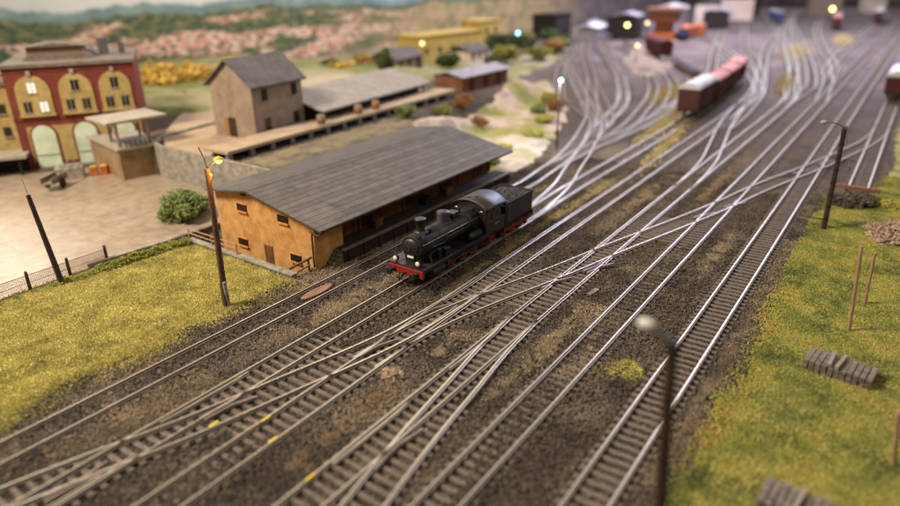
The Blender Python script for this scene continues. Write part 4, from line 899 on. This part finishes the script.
MB().box((0, 0, .95), (.3, 3.6, .34)).build('beam', 'rust', t, .03)
for s in (-1, 1): MB().box((.25, s*.77, .45), (.2, .2, .95)).box((.8, s*.77, .4), (1.4, .14, .14), rot=Matrix.Rotation(.55, 3, 'Y')).build('upright', 'rust', t); 
tuft('rubble_heap', 63.9, 2.4, 2.3, 1.0, 700, 'rock', .2, 'dark rubble heap in front of the rusty buffer stop', 'rubble heap')
tuft('shrub', 64.6, .2, 1.2, .7, 700, 'moss', .11, 'yellow low shrub right of the rubble heap', 'shrub')
tuft('gravel_heap', 57.2, -2.6, 3.6, .9, 3800, 'gravel', .12, 'pinkish gravel heap cut by the right picture edge', 'gravel heap')
tuft('ballast_heap', 60.5, 4.9, .5, .2, 80, 'rock', .12, 'few dark stones at the foot of the tall dark pole', 'rubble')
# ------------------------------------------------------------------ wagons
def wagon(x, y, ang, L, body, roof, label, H=2.3, kind='van', W_=2.7, grp='goods wagons in the yard', name='goods_wagon'):
    t = thing(name, (x, y, 0), label, 'wagon', grp, ang)
    MB().bx(-L/2, L/2, -W_/2, W_/2, 1.0, 1.25).build('underframe', 'blackmatt', t)
    b = MB().bx(-L/2, L/2, -W_/2, W_/2, 1.25, 1.25+H)
    for k in range(int(L/1.1)+1):
        xx = -L/2+.05+k*(L-.1)/int(L/1.1)
        for s in (-1, 1): b.bx(xx-.05, xx+.05, s*W_/2-.05, s*W_/2+.05, 1.2, 1.25+H)
    b.build('body', body, t)
    if kind == 'van':
        prof = [(-W_/2-.08, 1.25+H)]+[((W_/2+.08)*math.cos(PI-PI*i/12), 1.25+H+.8*math.sin(PI*i/12)) for i in range(1, 12)]+[(W_/2+.08, 1.25+H)]
        MB().prism(prof, 'x', -L/2-.1, L/2+.1).build('roof', roof, t)
        for s in (-1, 1): d = MB().bx(-.8, .8, s*W_/2-.08, s*W_/2+.08, 1.3, 1.1+H).build('door', body, t)
    else:
        m = MB()
        for k in range(3):
            x0 = -L/2+.1+k*(L-.2)/3; x1 = x0+(L-.2)/3-.25
            prof = [(-W_/2-.05, 1.2+H)]+[((W_/2+.05)*math.cos(PI-PI*i/8), 1.2+H+.6*math.sin(PI*i/8)) for i in range(1, 8)]+[(W_/2+.05, 1.2+H)]
            m.prism(prof, 'x', x0, x1)
        m.build('tarpaulin', roof, t)
    for s in (-1, 1):
        for q in (-L*.3, L*.3): MB().lathe((q, s*.7, .48), (0, s, 0), [(0, .42), (.03, .48), (.14, .48), (.12, .1)], 16).build('wheel', 'blackmatt', t)
        for e in (-1, 1): MB().lathe((e*L/2, s*.9, 1.1), (e, 0, 0), [(0, .1), (.4, .1), (.42, .22), (.48, .22)], 10).build('buffer', 'blackmatt', t)
    return t
def along(key, x):
    p = tracks[key]
    for a, b in zip(p, p[1:]):
        if a.x <= x <= b.x: return a.y+(b.y-a.y)*(x-a.x)/(b.x-a.x), math.atan2(b.y-a.y, b.x-a.x)
    return p[-1].y, 0
for x, L, bd, rf, kd, l, H in [(95.6, 9.6, 'darkred', 'white', 'van', 'covered dark red wagon with white roof, first of the standing train', 2.3), (106.0, 8.6, 'darkred', 'pink', 'open', 'dark red wagon under pink covers right behind the white roofed one', 2.0), (116, 8.6, 'darkred', 'pink', 'open', 'middle dark red wagon under pink covers', 2.0), (126, 8.6, 'darkred', 'pink', 'open', 'last dark red wagon under pink covers, farthest back', 2.0)]:
    y, a = along('2', x); wagon(x, y, a, L, bd, rf, l, H+.4, kd)
wagon(124.5, 3.0, .0, 11, 'darkred', 'white', 'dark red wagon with white roof cut by the right picture edge')
wagon(156, 51.5, .65, 11, 'darkred', 'darkred', 'blurred all dark red wagon near the orange building')
wagon(300, 18.2, .05, 22, 'darkred', 'white', 'blurred long white roofed coach at the top right', 2.6)
wagon(262, 27.5, .1, 16, 'darkred', 'pink', 'blurred pinkish wagon beside the bright yellow lamp', 2.4)
wagon(285, 3.6, 0, 24, 'red', 'white', 'blurred red coach with white roof at the top right corner', 3.0)
wagon(282, 50, .4, 12, 'blue', 'tinroof', 'blurred blue wagon at the top of the yard', 2.4)
wagon(205, 60.5, .25, 14, 'blue', 'orange', 'blurred blue wagon loaded with orange boxes', 1.8, 'open')
# ------------------------------------------------------------------ lamps in the distance
def lamp(x, y, h, bulb, r, label, z=GZ, power=0, col=None):
    t = thing('yard_lamp', (x, y, z), label, 'street lamp', 'lit lamps across the yard')
    MB().tube((0, 0, 0), (0, 0, h), .12, .08, 8).build('pole', 'darkwood', t); MB().lathe((0, 0, h+r*1.2), (0, 0, -1), [(0, .05), (r*.7, r*.9), (r, r*1.1)], 10).build('shade', 'blackmatt', t)
    MB().ball((-.2, -.2, h-.1), r, 12).build('bulb', bulb, t)
    if power:
        l = bpy.data.lights.new('lamp_light', 'POINT'); l.energy = power; l.color = col; l.shadow_soft_size = .4; o = bpy.data.objects.new('lamp_light', l); C.objects.link(o); o.parent = t; o.location = (-.6, -.6, h-.5)
lamp(68.0, 33.2, 8.0, 'bulb_blue', .22, 'blue white lamp on a thin pole in the sandy mound', power=4200, col=(.55, .72, 1))
lamp(138.3, 78.9, 6.2, 'bulb_white', .42, 'pale blue lamp left of the dark block at the top centre')
lamp(261, 121, 6.3, 'bulb_teal', .6, 'small teal lamp at the top edge')
lamp(170.7, 65.2, 6.2, 'bulb_yellow', .5, 'bright pale yellow lamp left of the orange building')
lamp(179.5, 63.1, 6.2, 'bulb_dim', .45, 'dim yellow lamp touching the orange building')
lamp(265, 30.1, 6.2, 'bulb_yellow', .7, 'bright yellow lamp at the top right of the yard')
lamp(380, 44, 9, 'bulb_yellow', .9, 'yellow lamp cut by the top edge above the bright one')
lamp(117.5, 90.9, 5.2, 'bulb_dim', .45, 'pale lamp in front of the yellow building')
lamp(60.1, 98.5, 5.2, 'bulb_dim', .32, 'white lamp among the autumn trees behind the brewery')
lamp(143, 52, 4.2, 'bulb_dim', .4, 'dull cream lamp above the far curved tracks')
# ------------------------------------------------------------------ brewery
Mt['cornice'] = mat('weathered_cornice', [(92, 82, 72), (118, 106, 94)], 1.2, .9)
def arch_poly(u0, u1, z0, zt, n=10):
    r = (u1-u0)/2; c = (u0+u1)/2; k = min(r, zt-z0-.2); return [(u0, z0), (u1, z0)]+[(c+r*math.cos(PI*i/n), zt-k+k*math.sin(PI*i/n)) for i in range(n+1)]
def brewery():
    ang = math.atan2(-.532, .8466); t = thing('brewery', (29.1, 76.9, GZ), 'red brick brewery with yellow arched bays on the left beyond the yard', 'building', rz=ang)
    # local x along the facade, y into the building, z up
    MB().bx(0, 12.3, 0, 14, 0, 10.7).build('wall', 'brick', t)
    MB().bx(-.2, 12.5, -.25, 14.2, 10.75, 11.1).build('cornice', 'cornice', t)
    MB().bx(-.05, 12.35, -.08, 0, 5.35, 5.62).build('string_course', 'brick', t); MB().bx(-.05, 12.35, -.06, 0, 10.25, 10.4).build('string_course', 'brick', t)
    MB().bx(.9, 12.0, -.07, 0, .8, 4.7).build('lower_field', 'cream', t)
    for k, (a, b) in enumerate(((.75, 3.95), (4.75, 7.95), (8.6, 11.7))):
        p = MB().prism(arch_poly(a, b, 5.95, 9.95), 'y', -.12, 0).build('arched_bay', 'cream', t)
        c = (a+b)/2
        MB().bx(a-.1, b+.1, -.3, -.0, 5.75, 5.95).build('ledge', 'cream', p)
        for q, (u, z) in enumerate(((c, 8.75), (c-.75, 6.75), (c+.75, 6.75))):
            w_ = MB().bx(u-.36, u+.36, -.16, -.122, z-.55, z+.55).build('window', 'reflectpane' if (k == 0 and q in (0, 2)) else 'glass', p)
            MB().bx(u-.44, u+.44, -.2, -.16, z-.66, z-.55).bx(u-.03, u+.03, -.19, -.162, z-.54, z+.54).bx(u-.44, u+.44, -.2, -.16, z+.55, z+.66).build('frame', 'trim', w_)
        MB().bx(c-.2, c+.2, -.25, 0, 9.95, 10.4).build('keystone', 'trim', p)
        g = MB().prism(arch_poly(c-1.3, c+1.3, .1, 5.0), 'y', -.15, -.02).build('gateway', 'brick', t)
        w_ = MB().prism(arch_poly(c-1.1, c+1.1, .3, 4.8), 'y', -.2, -.152).build('glazing', 'paleglass', g)
        MB().bx(c-1.05, c+1.05, -.26, -.2, 1.6, 1.75).build('transom', 'greenpaint', g)
        MB().bx(c-1.3, c+1.3, -1.4, -.16, 0, .35).build('step', 'darkconc', g)
    # low roof and lantern
    MB().prism([(1.6, 11.1), (8.5, 11.1), (7.8, 11.7), (2.2, 11.7)], 'y', 3, 10).build('roof', 'cornice', t)
    MB().bx(2.0, 7.5, 4.0, 7, 11.4, 12.4).build('lantern', 'sandstone', t); MB().prism([(1.6, 12.4), (7.9, 12.4), (4.7, 12.8)], 'y', 3.6, 7.4).build('lantern_roof', 'cornice', t)
    MB().bx(8.8, 9.8, 6, 7, 11.0, 12.9).build('chimney', 'roofgrey', t)
    MB().bx(11.0, 11.6, 4, 4.6, 11.3, 12.5).build('chimney', 'roofgrey', t)
    return t
Mt['greenpaint'] = mat('pale_green_paint', [(150, 160, 136)], 1, .7)
brewery()
def annex():
    ang = math.atan2(-.532, .8466); t = thing('brewery_annex', (29.1, 76.9, GZ), 'yellow annex with grey canopy at the left picture edge beside the red brewery', 'building', rz=ang)
    MB().bx(-9, -.1, 1.2, 12, 0, 9.0).build('wall', 'cream', t); MB().bx(-9.2, -.05, 1.0, 12.2, 9.0, 9.4).build('cornice', 'cornice', t)
    for u in (-1.1, -3.2):
        for z in (4.2, 6.6): w_ = MB().bx(u-.35, u+.35, 1.12, 1.19, z-.5, z+.5).build('window', 'glass', t); MB().bx(u-.42, u+.42, 1.06, 1.2, z-.62, z-.5).build('sill', 'trim', w_)
    MB().bx(-9, .6, -2.2, 1.2, 1.9, 2.2).build('canopy', 'trim', t)
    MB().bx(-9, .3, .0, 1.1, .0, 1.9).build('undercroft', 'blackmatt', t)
    for u in (-.2, -2.6, -5): MB().bx(u-.1, u+.1, -2.0, -1.8, 0, 1.9).build('post', 'blackmatt', t)
    MB().bx(-3.5, -2.2, 4, 5.3, 9.3, 13.2).build('chimney', 'brick', t); MB().bx(-3.7, -2.0, 3.8, 5.5, 13.2, 13.5).build('chimney_cap', 'brick', t)
annex()
def kiosk():
    t = thing('loading_ramp', (33.6, 63.2, GZ), 'tan walled loading ramp with flat grey canopy in front of the brewery', 'ramp', rz=-.09)
    MB().prism([(-.9, .9), (2.8, .6), (4.6, 8.5), (-.2, 9.5)], 'z', 0, 3.1).build('ramp_wall', 'sandstone', t)
    MB().prism([(-1.1, .7), (2.95, .4), (4.8, 8.6), (-.4, 9.7)], 'z', 3.1, 3.35).build('ramp_top', 'trim', t)
    for x, y in ((-.5, 1.4), (2.5, 1.1), (.2, 4.8), (3.2, 4.6)): MB().box((x, y, 4.6), (.22, .22, 2.6)).build('post', 'trim', t)
    MB().box((1.4, 2.9, 6.0), (6.2, 5.0, .28), rz=-.02).build('canopy', 'palecanopy', t, .04)
    for k in range(7): MB().box((-.6+k*.5, .75, 3.7), (.06, .06, .7)).build('railing_post', 'blackmatt', t)
Mt['palecanopy'] = mat('pale_canopy', [(140, 130, 112), (162, 152, 134)], 1, .7)
kiosk()
t = thing('concrete_block', (30.4, 70.2, GZ), 'pale low concrete block on the yard in front of the brewery steps', 'block', rz=-.5); MB().box((0, 0, .65), (2.6, 1.6, 1.3)).build('block', 'trim', t, .08); MB().box((.1, .1, 1.36), (2.0, 1.1, .12)).build('lid', 'concrete', t)
for k, (x, y, l) in enumerate([(32.2, 68.9, 'left one of three orange crates before the brewery gate'), (33.0, 68.4, 'middle one of three orange crates before the brewery gate'), (33.8, 67.9, 'right one of three orange crates before the brewery gate')]):
    t = thing('beer_crate', (x, y, GZ+.1), l, 'crate', 'orange crates before the brewery', -.56); MB().box((0, 0, .45), (.75, .9, .9)).build('box', 'orange', t, .05); MB().box((0, 0, .92), (.6, .75, .08)).build('contents', 'yellowwall', t)
t = thing('handcart', (27.6, 67.5, GZ+.1), 'grey handcart with raised shafts at the left edge of the yard', 'handcart', rz=.6); MB().box((0, 0, .8), (2.6, 1.2, .15)).box((0, .55, 1.1), (2.6, .08, .5)).box((0, -.55, 1.1), (2.6, .08, .5)).build('bed', 'greywood', t)
for s in (-1, 1): MB().lathe((0, s*.7, .55), (0, s, 0), [(0, .5), (.1, .5)], 16).build('wheel', 'blackmatt', t); MB().tube((1.2, s*.4, .8), (3.4, s*.35, 1.9), .06).build('shaft', 'greywood', t)
# plateau retaining wall (rounded corner) and arcade platform
def round_wall():
    t = thing('retaining_wall', (36, 55, GZ), 'tall rounded grey concrete wall holding the station plateau behind the yard', 'wall')
    pts = [(36.0, 45.0), (36.0, 50), (36.0, 56), (36.0, 60)]+[(36.0+4.5*(1-math.cos(a)), 60+4.5*math.sin(a)+1.2) for a in [PI/2*i/8 for i in range(9)]]+[(46, 66.6), (60, 68.5)]
    P_ = [Vector((a-36, b-55)) for a, b in pts]; ou = offs(P_, .35); m = MB(); n = len(P_); vs = []
    for a, b in zip(P_, ou): vs += [(a.x, a.y, 0), (b.x, b.y, 0), (a.x, a.y, 3.45), (b.x, b.y, 3.45)]
    fs = []
    for i in range(n-1):
        a = i*4; b = a+4; fs += [(a, b, b+2, a+2), (a+1, a+3, b+3, b+1), (a+2, b+2, b+3, a+3)]
    fs += [(0, 2, 3, 1), ((n-1)*4, (n-1)*4+1, (n-1)*4+3, (n-1)*4+2)]
    m.add(vs, fs); m.build('wall', 'concrete', t)
round_wall()
Mt['greypillar'] = mat('grey_pillar', [(110, 106, 104)], 1, .9)
t = thing('station_platform', (36.4, 51.6, 0), 'long tan platform on dark pillars in front of the grey brown house', 'platform', rz=.045)
MB().box((20, 1.6, 3.52), (40, 3.4, .32)).build('deck', 'tanflat', t, .03); MB().box((20, 1.9, 2.95), (39.5, 1.0, .8)).build('gap_shade', 'blackmatt', t)  # solid black strip under the deck paints the shade between the pillars
for k in range(15): MB().box((.4+k*2.7, .25, 2.95), (.55, .4, .85)).build('pillar', 'greypillar', t)
def house():
    t = thing('station_house', (43.3, 55.8, 2.86), 'two storey grey brown house with dark gable roof on the plateau', 'building', rz=.10)
    g = [(0, 0), (6.0, 0), (6.0, 5.6), (3.0, 7.9), (0, 5.6)]
    MB().prism(g, 'x', 0, 7.6).build('wall', 'greige', t)
    for s in (-1, 1):
        y0, y1 = (3.0, -.5) if s < 0 else (3.0, 6.5); z1 = 5.6-.5*2.3/3
        MB().prism([(y0, 7.95), (y1, z1+.05), (y1, z1+.22), (y0, 8.15)], 'x', -.4, 8.0).build('roof', 'roofgrey', t)
    for u, z in ((1.8, 4.4), (6.3, 4.4), (1.9, 1.35), (6.3, 1.4)):
        w_ = MB().bx(u-.42, u+.42, -.06, -.0, z-.62, z+.62).build('window', 'glass', t); MB().bx(u-.5, u+.5, -.12, 0, z-.74, z-.62).build('sill', 'trim', w_)
    MB().bx(-.06, 0, 2.8, 3.8, 0, 2.1).build('door', 'darkdoor', t); MB().bx(-.07, 0, 3.85, 4.5, .2, 2.0).build('shutter', 'orangewood', t)
Mt['orangewood'] = mat('orange_wood', [(140, 100, 60)], 1, .8)
house()
def long_shed():
    t = thing('platform_shed', (51.6, 55.0, 2.86), 'long low shed with grey roof behind the platform right of the house', 'building', rz=.10)
    MB().bx(0, 22, .4, 8, 0, 1.9).build('wall', 'darkboard', t)
    MB().prism([(-1.3, 1.75), (5.5, 3.3), (5.5, 3.5), (-1.3, 1.95)], 'x', -.6, 22.6).build('roof', 'shedroof', t); MB().prism([(5.5, 3.3), (10, 2.3), (10, 2.5), (5.5, 3.5)], 'x', -.6, 22.6).build('roof', 'shedroof', t)
    for k in range(9): MB().bx(.2+k*2.6, .4+k*2.6, -.9, -.7, 0, 1.8).build('post', 'darkboard', t)
Mt['shedroof'] = mat('shed_roof', [(126, 118, 106), (148, 138, 124)], .8, .8, fine=.08)
long_shed()
for x, y, m, l in [(49.8, 52.6, 'sandstone', 'tan barrel on the platform nearest the house corner'), (56.2, 53.0, 'sandstone', 'tan barrel halfway along the platform shed'), (59.5, 53.2, 'orangewood', 'orange barrel on the platform right of the tan ones')]:
    t = thing('barrel', (x, y+.2, 3.7), l, 'barrel', 'barrels on the station platform'); MB().lathe((0, 0, 0), (0, 0, 1), [(0, .42), (.5, .5), (1.0, .42), (1.02, .34)], 16).build('body', m, t); MB().lathe((0, 0, .3), (0, 0, 1), [(0, .49), (.08, .505)], 16).build('hoop', 'blackmatt', t)
# brown shed
t = thing('brown_shed', (79.5, 54.4, 2.6), 'small brown plank shed with pale tin roof right of the platform', 'building', rz=-.02)
MB().bx(0, 12.5, 0, 5, -.4, 2.2).build('wall', 'brownshed', t); MB().prism([(-.5, 2.1), (2.5, 2.75), (5.5, 2.1), (5.5, 2.25), (2.5, 2.95), (-.5, 2.25)], 'x', -.4, 12.9).build('roof', 'tinroof', t)
for u in (2.5, 6.2, 10): MB().bx(u-.6, u+.6, -.06, 0, 0, 1.8).build('door', 'darkred', t)
# yellow building and others near the backdrop
def block(name, x, y, z, dx, dy, h, rz, wall, roof, label, rh=1.5, win=3, floors=2, lit=False):
    t = thing(name, (x, y, z), label, 'building', None, rz); MB().bx(0, dx, 0, dy, 0, h).build('wall', wall, t)
    if rh > 0: MB().prism([(-.4, h), (dy/2, h+rh), (dy+.4, h), (dy+.4, h+.15), (dy/2, h+rh+.2), (-.4, h+.15)], 'x', -.4, dx+.4).build('roof', roof, t)
    else: MB().bx(-.3, dx+.3, -.3, dy+.3, h, h+.3).build('roof', roof, t)
    for f_ in range(floors):
        for k in range(win): u = (k+.5)*dx/win; z0 = (f_+.5)*h/floors; MB().bx(u-.5, u+.5, -.06, 0, z0-.6, z0+.6).build('window', 'glass', t)
    return t
block('factory', 118, 92, GZ, 22, 7, 6.2, -.12, 'yellowwall', 'yellowwall', 'long yellow building before the painted hills', 0, 5, 1)
block('factory', 142, 91, GZ, 7, 7, 8.0, -.12, 'yellowwall', 'yellowwall', 'small taller yellow block right of the long yellow building', 0, 2, 2)
block('cottage', 98, 82, GZ+1, 9, 6, 3.0, .1, 'greige', 'roofgrey', 'pale low cottage left of the yellow building', 1.6)
block('cottage', 126, 84, GZ, 8, 6, 2.6, 0, 'townwall', 'roofgrey', 'pale walled cottage in front of the yellow building', 1.2)
block('signal_house', 186, 93, GZ, 10, 8, 7, 0, 'darkboard', 'blackmatt', 'dark square block at the top centre right of the pale blue lamp', 0)
block('goods_office', 182, 78, GZ, 12, 6, 4, .2, 'tinroof', 'white', 'pale bluish low building above the far curve', .8)
block('goods_office', 196, 72, GZ, 12, 7, 6.5, .2, 'darkboard', 'tinroof', 'dark building behind the bright pale yellow lamp', 1)
def tower():
    t = thing('control_tower', (203, 66, GZ), 'orange control building on a narrow stem with wide flat roof at the top', 'building', rz=.2)
    MB().bx(-2.5, 2.5, -2.5, 2.5, 0, 5).build('stem', 'rust', t); MB().bx(-4, 4, -4, 4, 5, 8.0).build('cabin', 'rust', t); MB().bx(-5, 5, -5, 5, 8.0, 8.8).build('roof', 'rust', t)
    for k in range(4): MB().bx(-4+k*2.1, -2.4+k*2.1, -4.1, -4.0, 5.6, 7.6).build('window', 'glass', t)
    MB().bx(-7, 8, -3.5, 3.5, 0, 2).build('base', 'orange', t)
tower()
for k, (x, y, l) in enumerate([(212, 61, 'left orange container beside the orange tower'), (219, 60, 'right orange container beside the orange tower')]):
    t = thing('container', (x, y, GZ), l, 'container', 'orange containers', .2); MB().bx(-3, 3, -1.6, 1.6, .3, 3.4).build('body', 'orange', t, .1); MB().bx(-2.9, 2.9, -1.65, -1.6, .6, 3.1).build('door', 'rust', t)
block('warehouse', 232, 70, GZ, 24, 10, 6.5, .2, 'tinroof', 'white', 'pale grey warehouse right of the orange tower', 1.5)
block('warehouse', 290, 60, GZ, 26, 12, 8, .2, 'townwall', 'rust', 'pinkish warehouse at the top edge right of the pale one', 1.5)
block('warehouse', 330, 34, GZ, 20, 12, 8, .2, 'greige', 'white', 'grey warehouse at the top edge above the bright yellow lamp', 1.5)
t = thing('signal_post', (330, 12, GZ), 'red brown post at the top right between white coaches', 'post'); MB().bx(-1.2, 1.2, -1.2, 1.2, 0, 14).build('shaft', 'rust', t); MB().bx(-1.8, 1.8, -1.8, 1.8, 14, 15).build('cap', 'rust', t)
# dark brown ramp strips and dark cart at the far curve
t = thing('loading_dock', (138, 39.5, GZ), 'dark brown loading dock strip above the standing wagons', 'dock', rz=.5); MB().box((0, 0, .5), (17, 1.6, 1.0)).build('dock', 'brownshed', t); MB().box((0, 0, 1.06), (17.2, 1.8, .12)).build('deck', 'darkboard', t)
# ------------------------------------------------------------------ sandy ground, plateau cover, trees
Mt['browndust'] = mat('brown_dust', [(96, 80, 66), (138, 120, 100), (120, 110, 72)], .2, .95)
Mt['strip'] = mat('weedy_strip', [(84, 72, 56), (112, 98, 74), (118, 112, 66)], .5, .95, bump=.3, bscale=4)
ps = [(51, 33.4), (56, 32.6), (64, 34), (72, 36.5), (82, 40), (92, 44), (104, 51), (112, 58), (90, 56), (76, 52), (64, 50.5), (56, 50), (53.8, 44)]
Mt['sandmat'] = mat('sand_and_moss', [(150, 132, 112), (184, 164, 138), (164, 146, 120), (142, 134, 68), (120, 118, 58)], .13, .95, bump=.3, bscale=3, lo=.38, hi=.64, detail=4)
g = sheet('sand', ps, 'sandmat', .6, GZ+.05, .2, 3.0, hf=lambda x, y: .2*vnoise(x, y, .22, 3)+hill(x, y)); tag(g, kind='structure')
pg = [(58, 70), (66, 66.5), (90, 64), (120, 66), (150, 72), (170, 90), (190, 116), (60, 130), (20, 136), (38, 90), (44, 76), (50, 72)]
Mt['farfield'] = mat('far_field', [(78, 88, 42), (116, 116, 62), (140, 130, 96), (160, 146, 118)], .07, .95, lo=.36, hi=.64, detail=5)
g = sheet('field', pg, 'farfield', 1.5, GZ+.1, .4, 2, hf=lambda x, y: .6*vnoise(x, y, .1, 3)+np.clip(hill(x, y), 0, 3)); tag(g, kind='structure')
g = sheet('embankment', [(36.6, 45), (60, 45), (62, 51.8), (36.6, 51.0)], 'strip', .5, GZ+.03, .1, .4, hf=lambda x, y: hill(x, y)); tag(g, kind='structure')
g = sheet('mound', [(126, 42.5), (136, 42), (150, 47), (168, 55), (190, 60), (204, 60), (196, 66), (172, 64), (150, 57), (132, 48)], 'browndust', .8, GZ+.05, .5, 3.0, hf=lambda x, y: .5*vnoise(x, y, .15, 3)); tag(g, kind='structure')
for x, y, dx, dy, h, wl, rf, l in [(196, 84, 12, 7, 3.5, 'townwall', 'tinroof', 'pale low hut right of the dark square block'), (214, 80, 16, 8, 5, 'darkboard', 'roofgrey', 'dark long hut above the far left tracks'), (244, 58, 12, 8, 5.5, 'darkboard', 'tinroof', 'dark hut right of the orange containers'), (262, 66, 14, 8, 7, 'townwall', 'roofgrey', 'pale tall hut behind the containers'), (330, 66, 22, 10, 8, 'darkboard', 'tinroof', 'dark hall at the top edge above the blue wagon'), (360, 20, 22, 8, 6, 'townwall', 'white', 'white hall at the top edge between the right coaches')]:
    block('hut', x, y, GZ, dx, dy, h, .2, wl, rf, l, 1.2, 3, 1)
# dark street beyond the brown shed
def tree(x, y, z, h, r, m, label, n=1500, size=.3, seed=1, group='trees before the painted hills'):
    t = thing('tree', (x, y, z), label, 'tree', group)
    MB().tube((0, 0, 0), (0, 0, h*.55), .05*h, .02*h, 8).tube((0, 0, h*.3), (r*.4, 0, h*.7), .02*h, .01*h, 6).tube((0, 0, h*.35), (-r*.3, r*.3, h*.7), .02*h, .01*h, 6).build('trunk', 'wood', t)
    Pp = crown(n, r, r, h*.42, size, 11, seed); Pp[:, 2] += h*.62; f = crumbs('crown', Pp, size, m, 'oct'); f.parent = t
tl = [(60, 99, 6.6, 4.6, 'autumn', 'golden autumn tree right behind the brewery corner'), (65, 97.5, 6.2, 4.6, 'autumn', 'golden autumn tree, second from the brewery'), (71, 96, 6.4, 4.6, 'autumn', 'golden autumn tree left of the house roof'), (77, 94.5, 6.0, 4.4, 'autumn', 'golden autumn tree half hidden by the house roof'),
      (54, 101, 6.4, 4.4, 'autumn', 'golden autumn tree touching the brewery wall'),
      (55, 88, 3.6, 3.4, 'olive', 'low green tree below the golden ones, left'), (60, 84, 3.4, 3.2, 'olive', 'low green tree below the golden ones, middle'), (52, 80, 2.4, 2.6, 'leaf', 'dark low tree beside the rounded wall'), (66, 86, 3.4, 3.0, 'leaf', 'dark low tree left of the house'),
      (88, 86, 5.0, 3.2, 'autumn', 'yellow tree just right of the house roof'), (95, 88, 4.6, 2.6, 'rustleaf', 'small rust coloured tree beside the yellow one'), (83, 72, 4.6, 1.5, 'leaf', 'dark narrow tree behind the long platform shed'),
      (100, 92, 4.4, 3, 'olive', 'olive tree left of the pale cottage'), (112, 80, 4.0, 2.8, 'leaf', 'dark tree right of the pale cottage'), (128, 76, 4.4, 3.6, 'olive', 'green tree behind the brown shed roof'), (138, 84, 5.6, 4.2, 'leaf', 'dark tree below the small yellow block'), (146, 82, 5.0, 4, 'leaf', 'dark tree left of the pale blue lamp'), (136, 72, 3.6, 3.6, 'olive', 'bright green tree right of the brown shed'), (148, 74, 4, 3, 'rustleaf', 'rusty tree beside the street right of the green ones'), (158, 78, 3.6, 3.4, 'olive', 'olive tree near the far street bend'), (120, 74, 2.8, 2.4, 'leaf', 'low dark tree just behind the brown shed')]
tl += [(105, 84, 2.6, 2.2, 'leaf', 'small dark tree left of the brown shed roof'), (92, 78, 2.4, 2.4, 'olive', 'low olive tree just behind the far end of the platform shed'), (110, 90, 3.2, 2.6, 'leaf', 'dark tree right before the pale yellow building wall'), (134, 79, 3.4, 2.6, 'rustleaf', 'reddish tree among the green ones behind the brown shed'), (153, 88, 4.6, 3.4, 'leaf', 'dark tree under the pale blue lamp'), (161, 90, 4.4, 3.6, 'olive', 'olive tree right of the pale blue lamp'), (168, 83, 3.2, 3.0, 'leaf', 'dark tree in front of the dark square block'), (176, 90, 4.2, 3.6, 'leaf', 'dark tree left of the dark square block'), (48, 88, 3.0, 2.8, 'olive', 'low green tree beside the brewery wall'), (73, 84, 3.2, 2.8, 'leaf', 'dark tree touching the left edge of the house roof'), (66, 92, 3.4, 3.4, 'olive', 'olive tree at the foot of the golden trees'), (105, 76, 1.8, 2.2, 'olive', 'low olive shrub tree between platform shed and brown shed'), (90, 92, 4.4, 3.4, 'leaf', 'dark tree behind the yellow tree right of the house'), (80, 80, 3.0, 2.4, 'autumn', 'small golden tree behind the platform shed')]
for k, (x, y, h, r, m, l) in enumerate(tl): tree(x, y, GZ+.2+(float(hill(x, y)) if y < 76 else 0), h, r, m, l, 900, .32, k+1)
bl = [(84.5, 44.5, 1.5, 1.6, 'bush', 'dark bush on the sandy mound left of the blue lamp'), (70.5, 45.6, 1.3, 1.6, 'rustleaf', 'rust brown bush above the shed roof end'), (74.8, 51.0, 1.7, 2.0, 'rustleaf', 'large rust brown bush left of the sandy mound'), (61.0, 50.0, 1.5, 1.8, 'bush', 'green bush before the platform above the shed roof'), (92, 46.5, 2.0, 2.6, 'moss', 'yellow green bush behind the blue lamp'), (88, 43.5, 1.6, 2.0, 'rustleaf', 'orange brown bush right of the blue lamp pole'), (64, 38, 1.2, .6, 'moss', 'low moss cushion beside the far end of the goods shed'), (72, 38.5, 1.6, .6, 'moss', 'low moss cushion at the foot of the blue lamp'), (58, 36, 1.2, .5, 'bush', 'low green cushion near the end of the platform'), (68, 49.6, 1.4, 1.4, 'olive', 'olive bush at the right end of the station platform'), (80, 41, 1.8, .8, 'moss', 'yellow moss cushion at the track side of the mound')]
for k, (x, y, r, h, m, l) in enumerate(bl): shrub('bush', x, y, GZ+.3+float(hill(x, y)), r, h, 900, m, .14, l, 'bush', 'bushes around the sandy mound', seed=k+50)
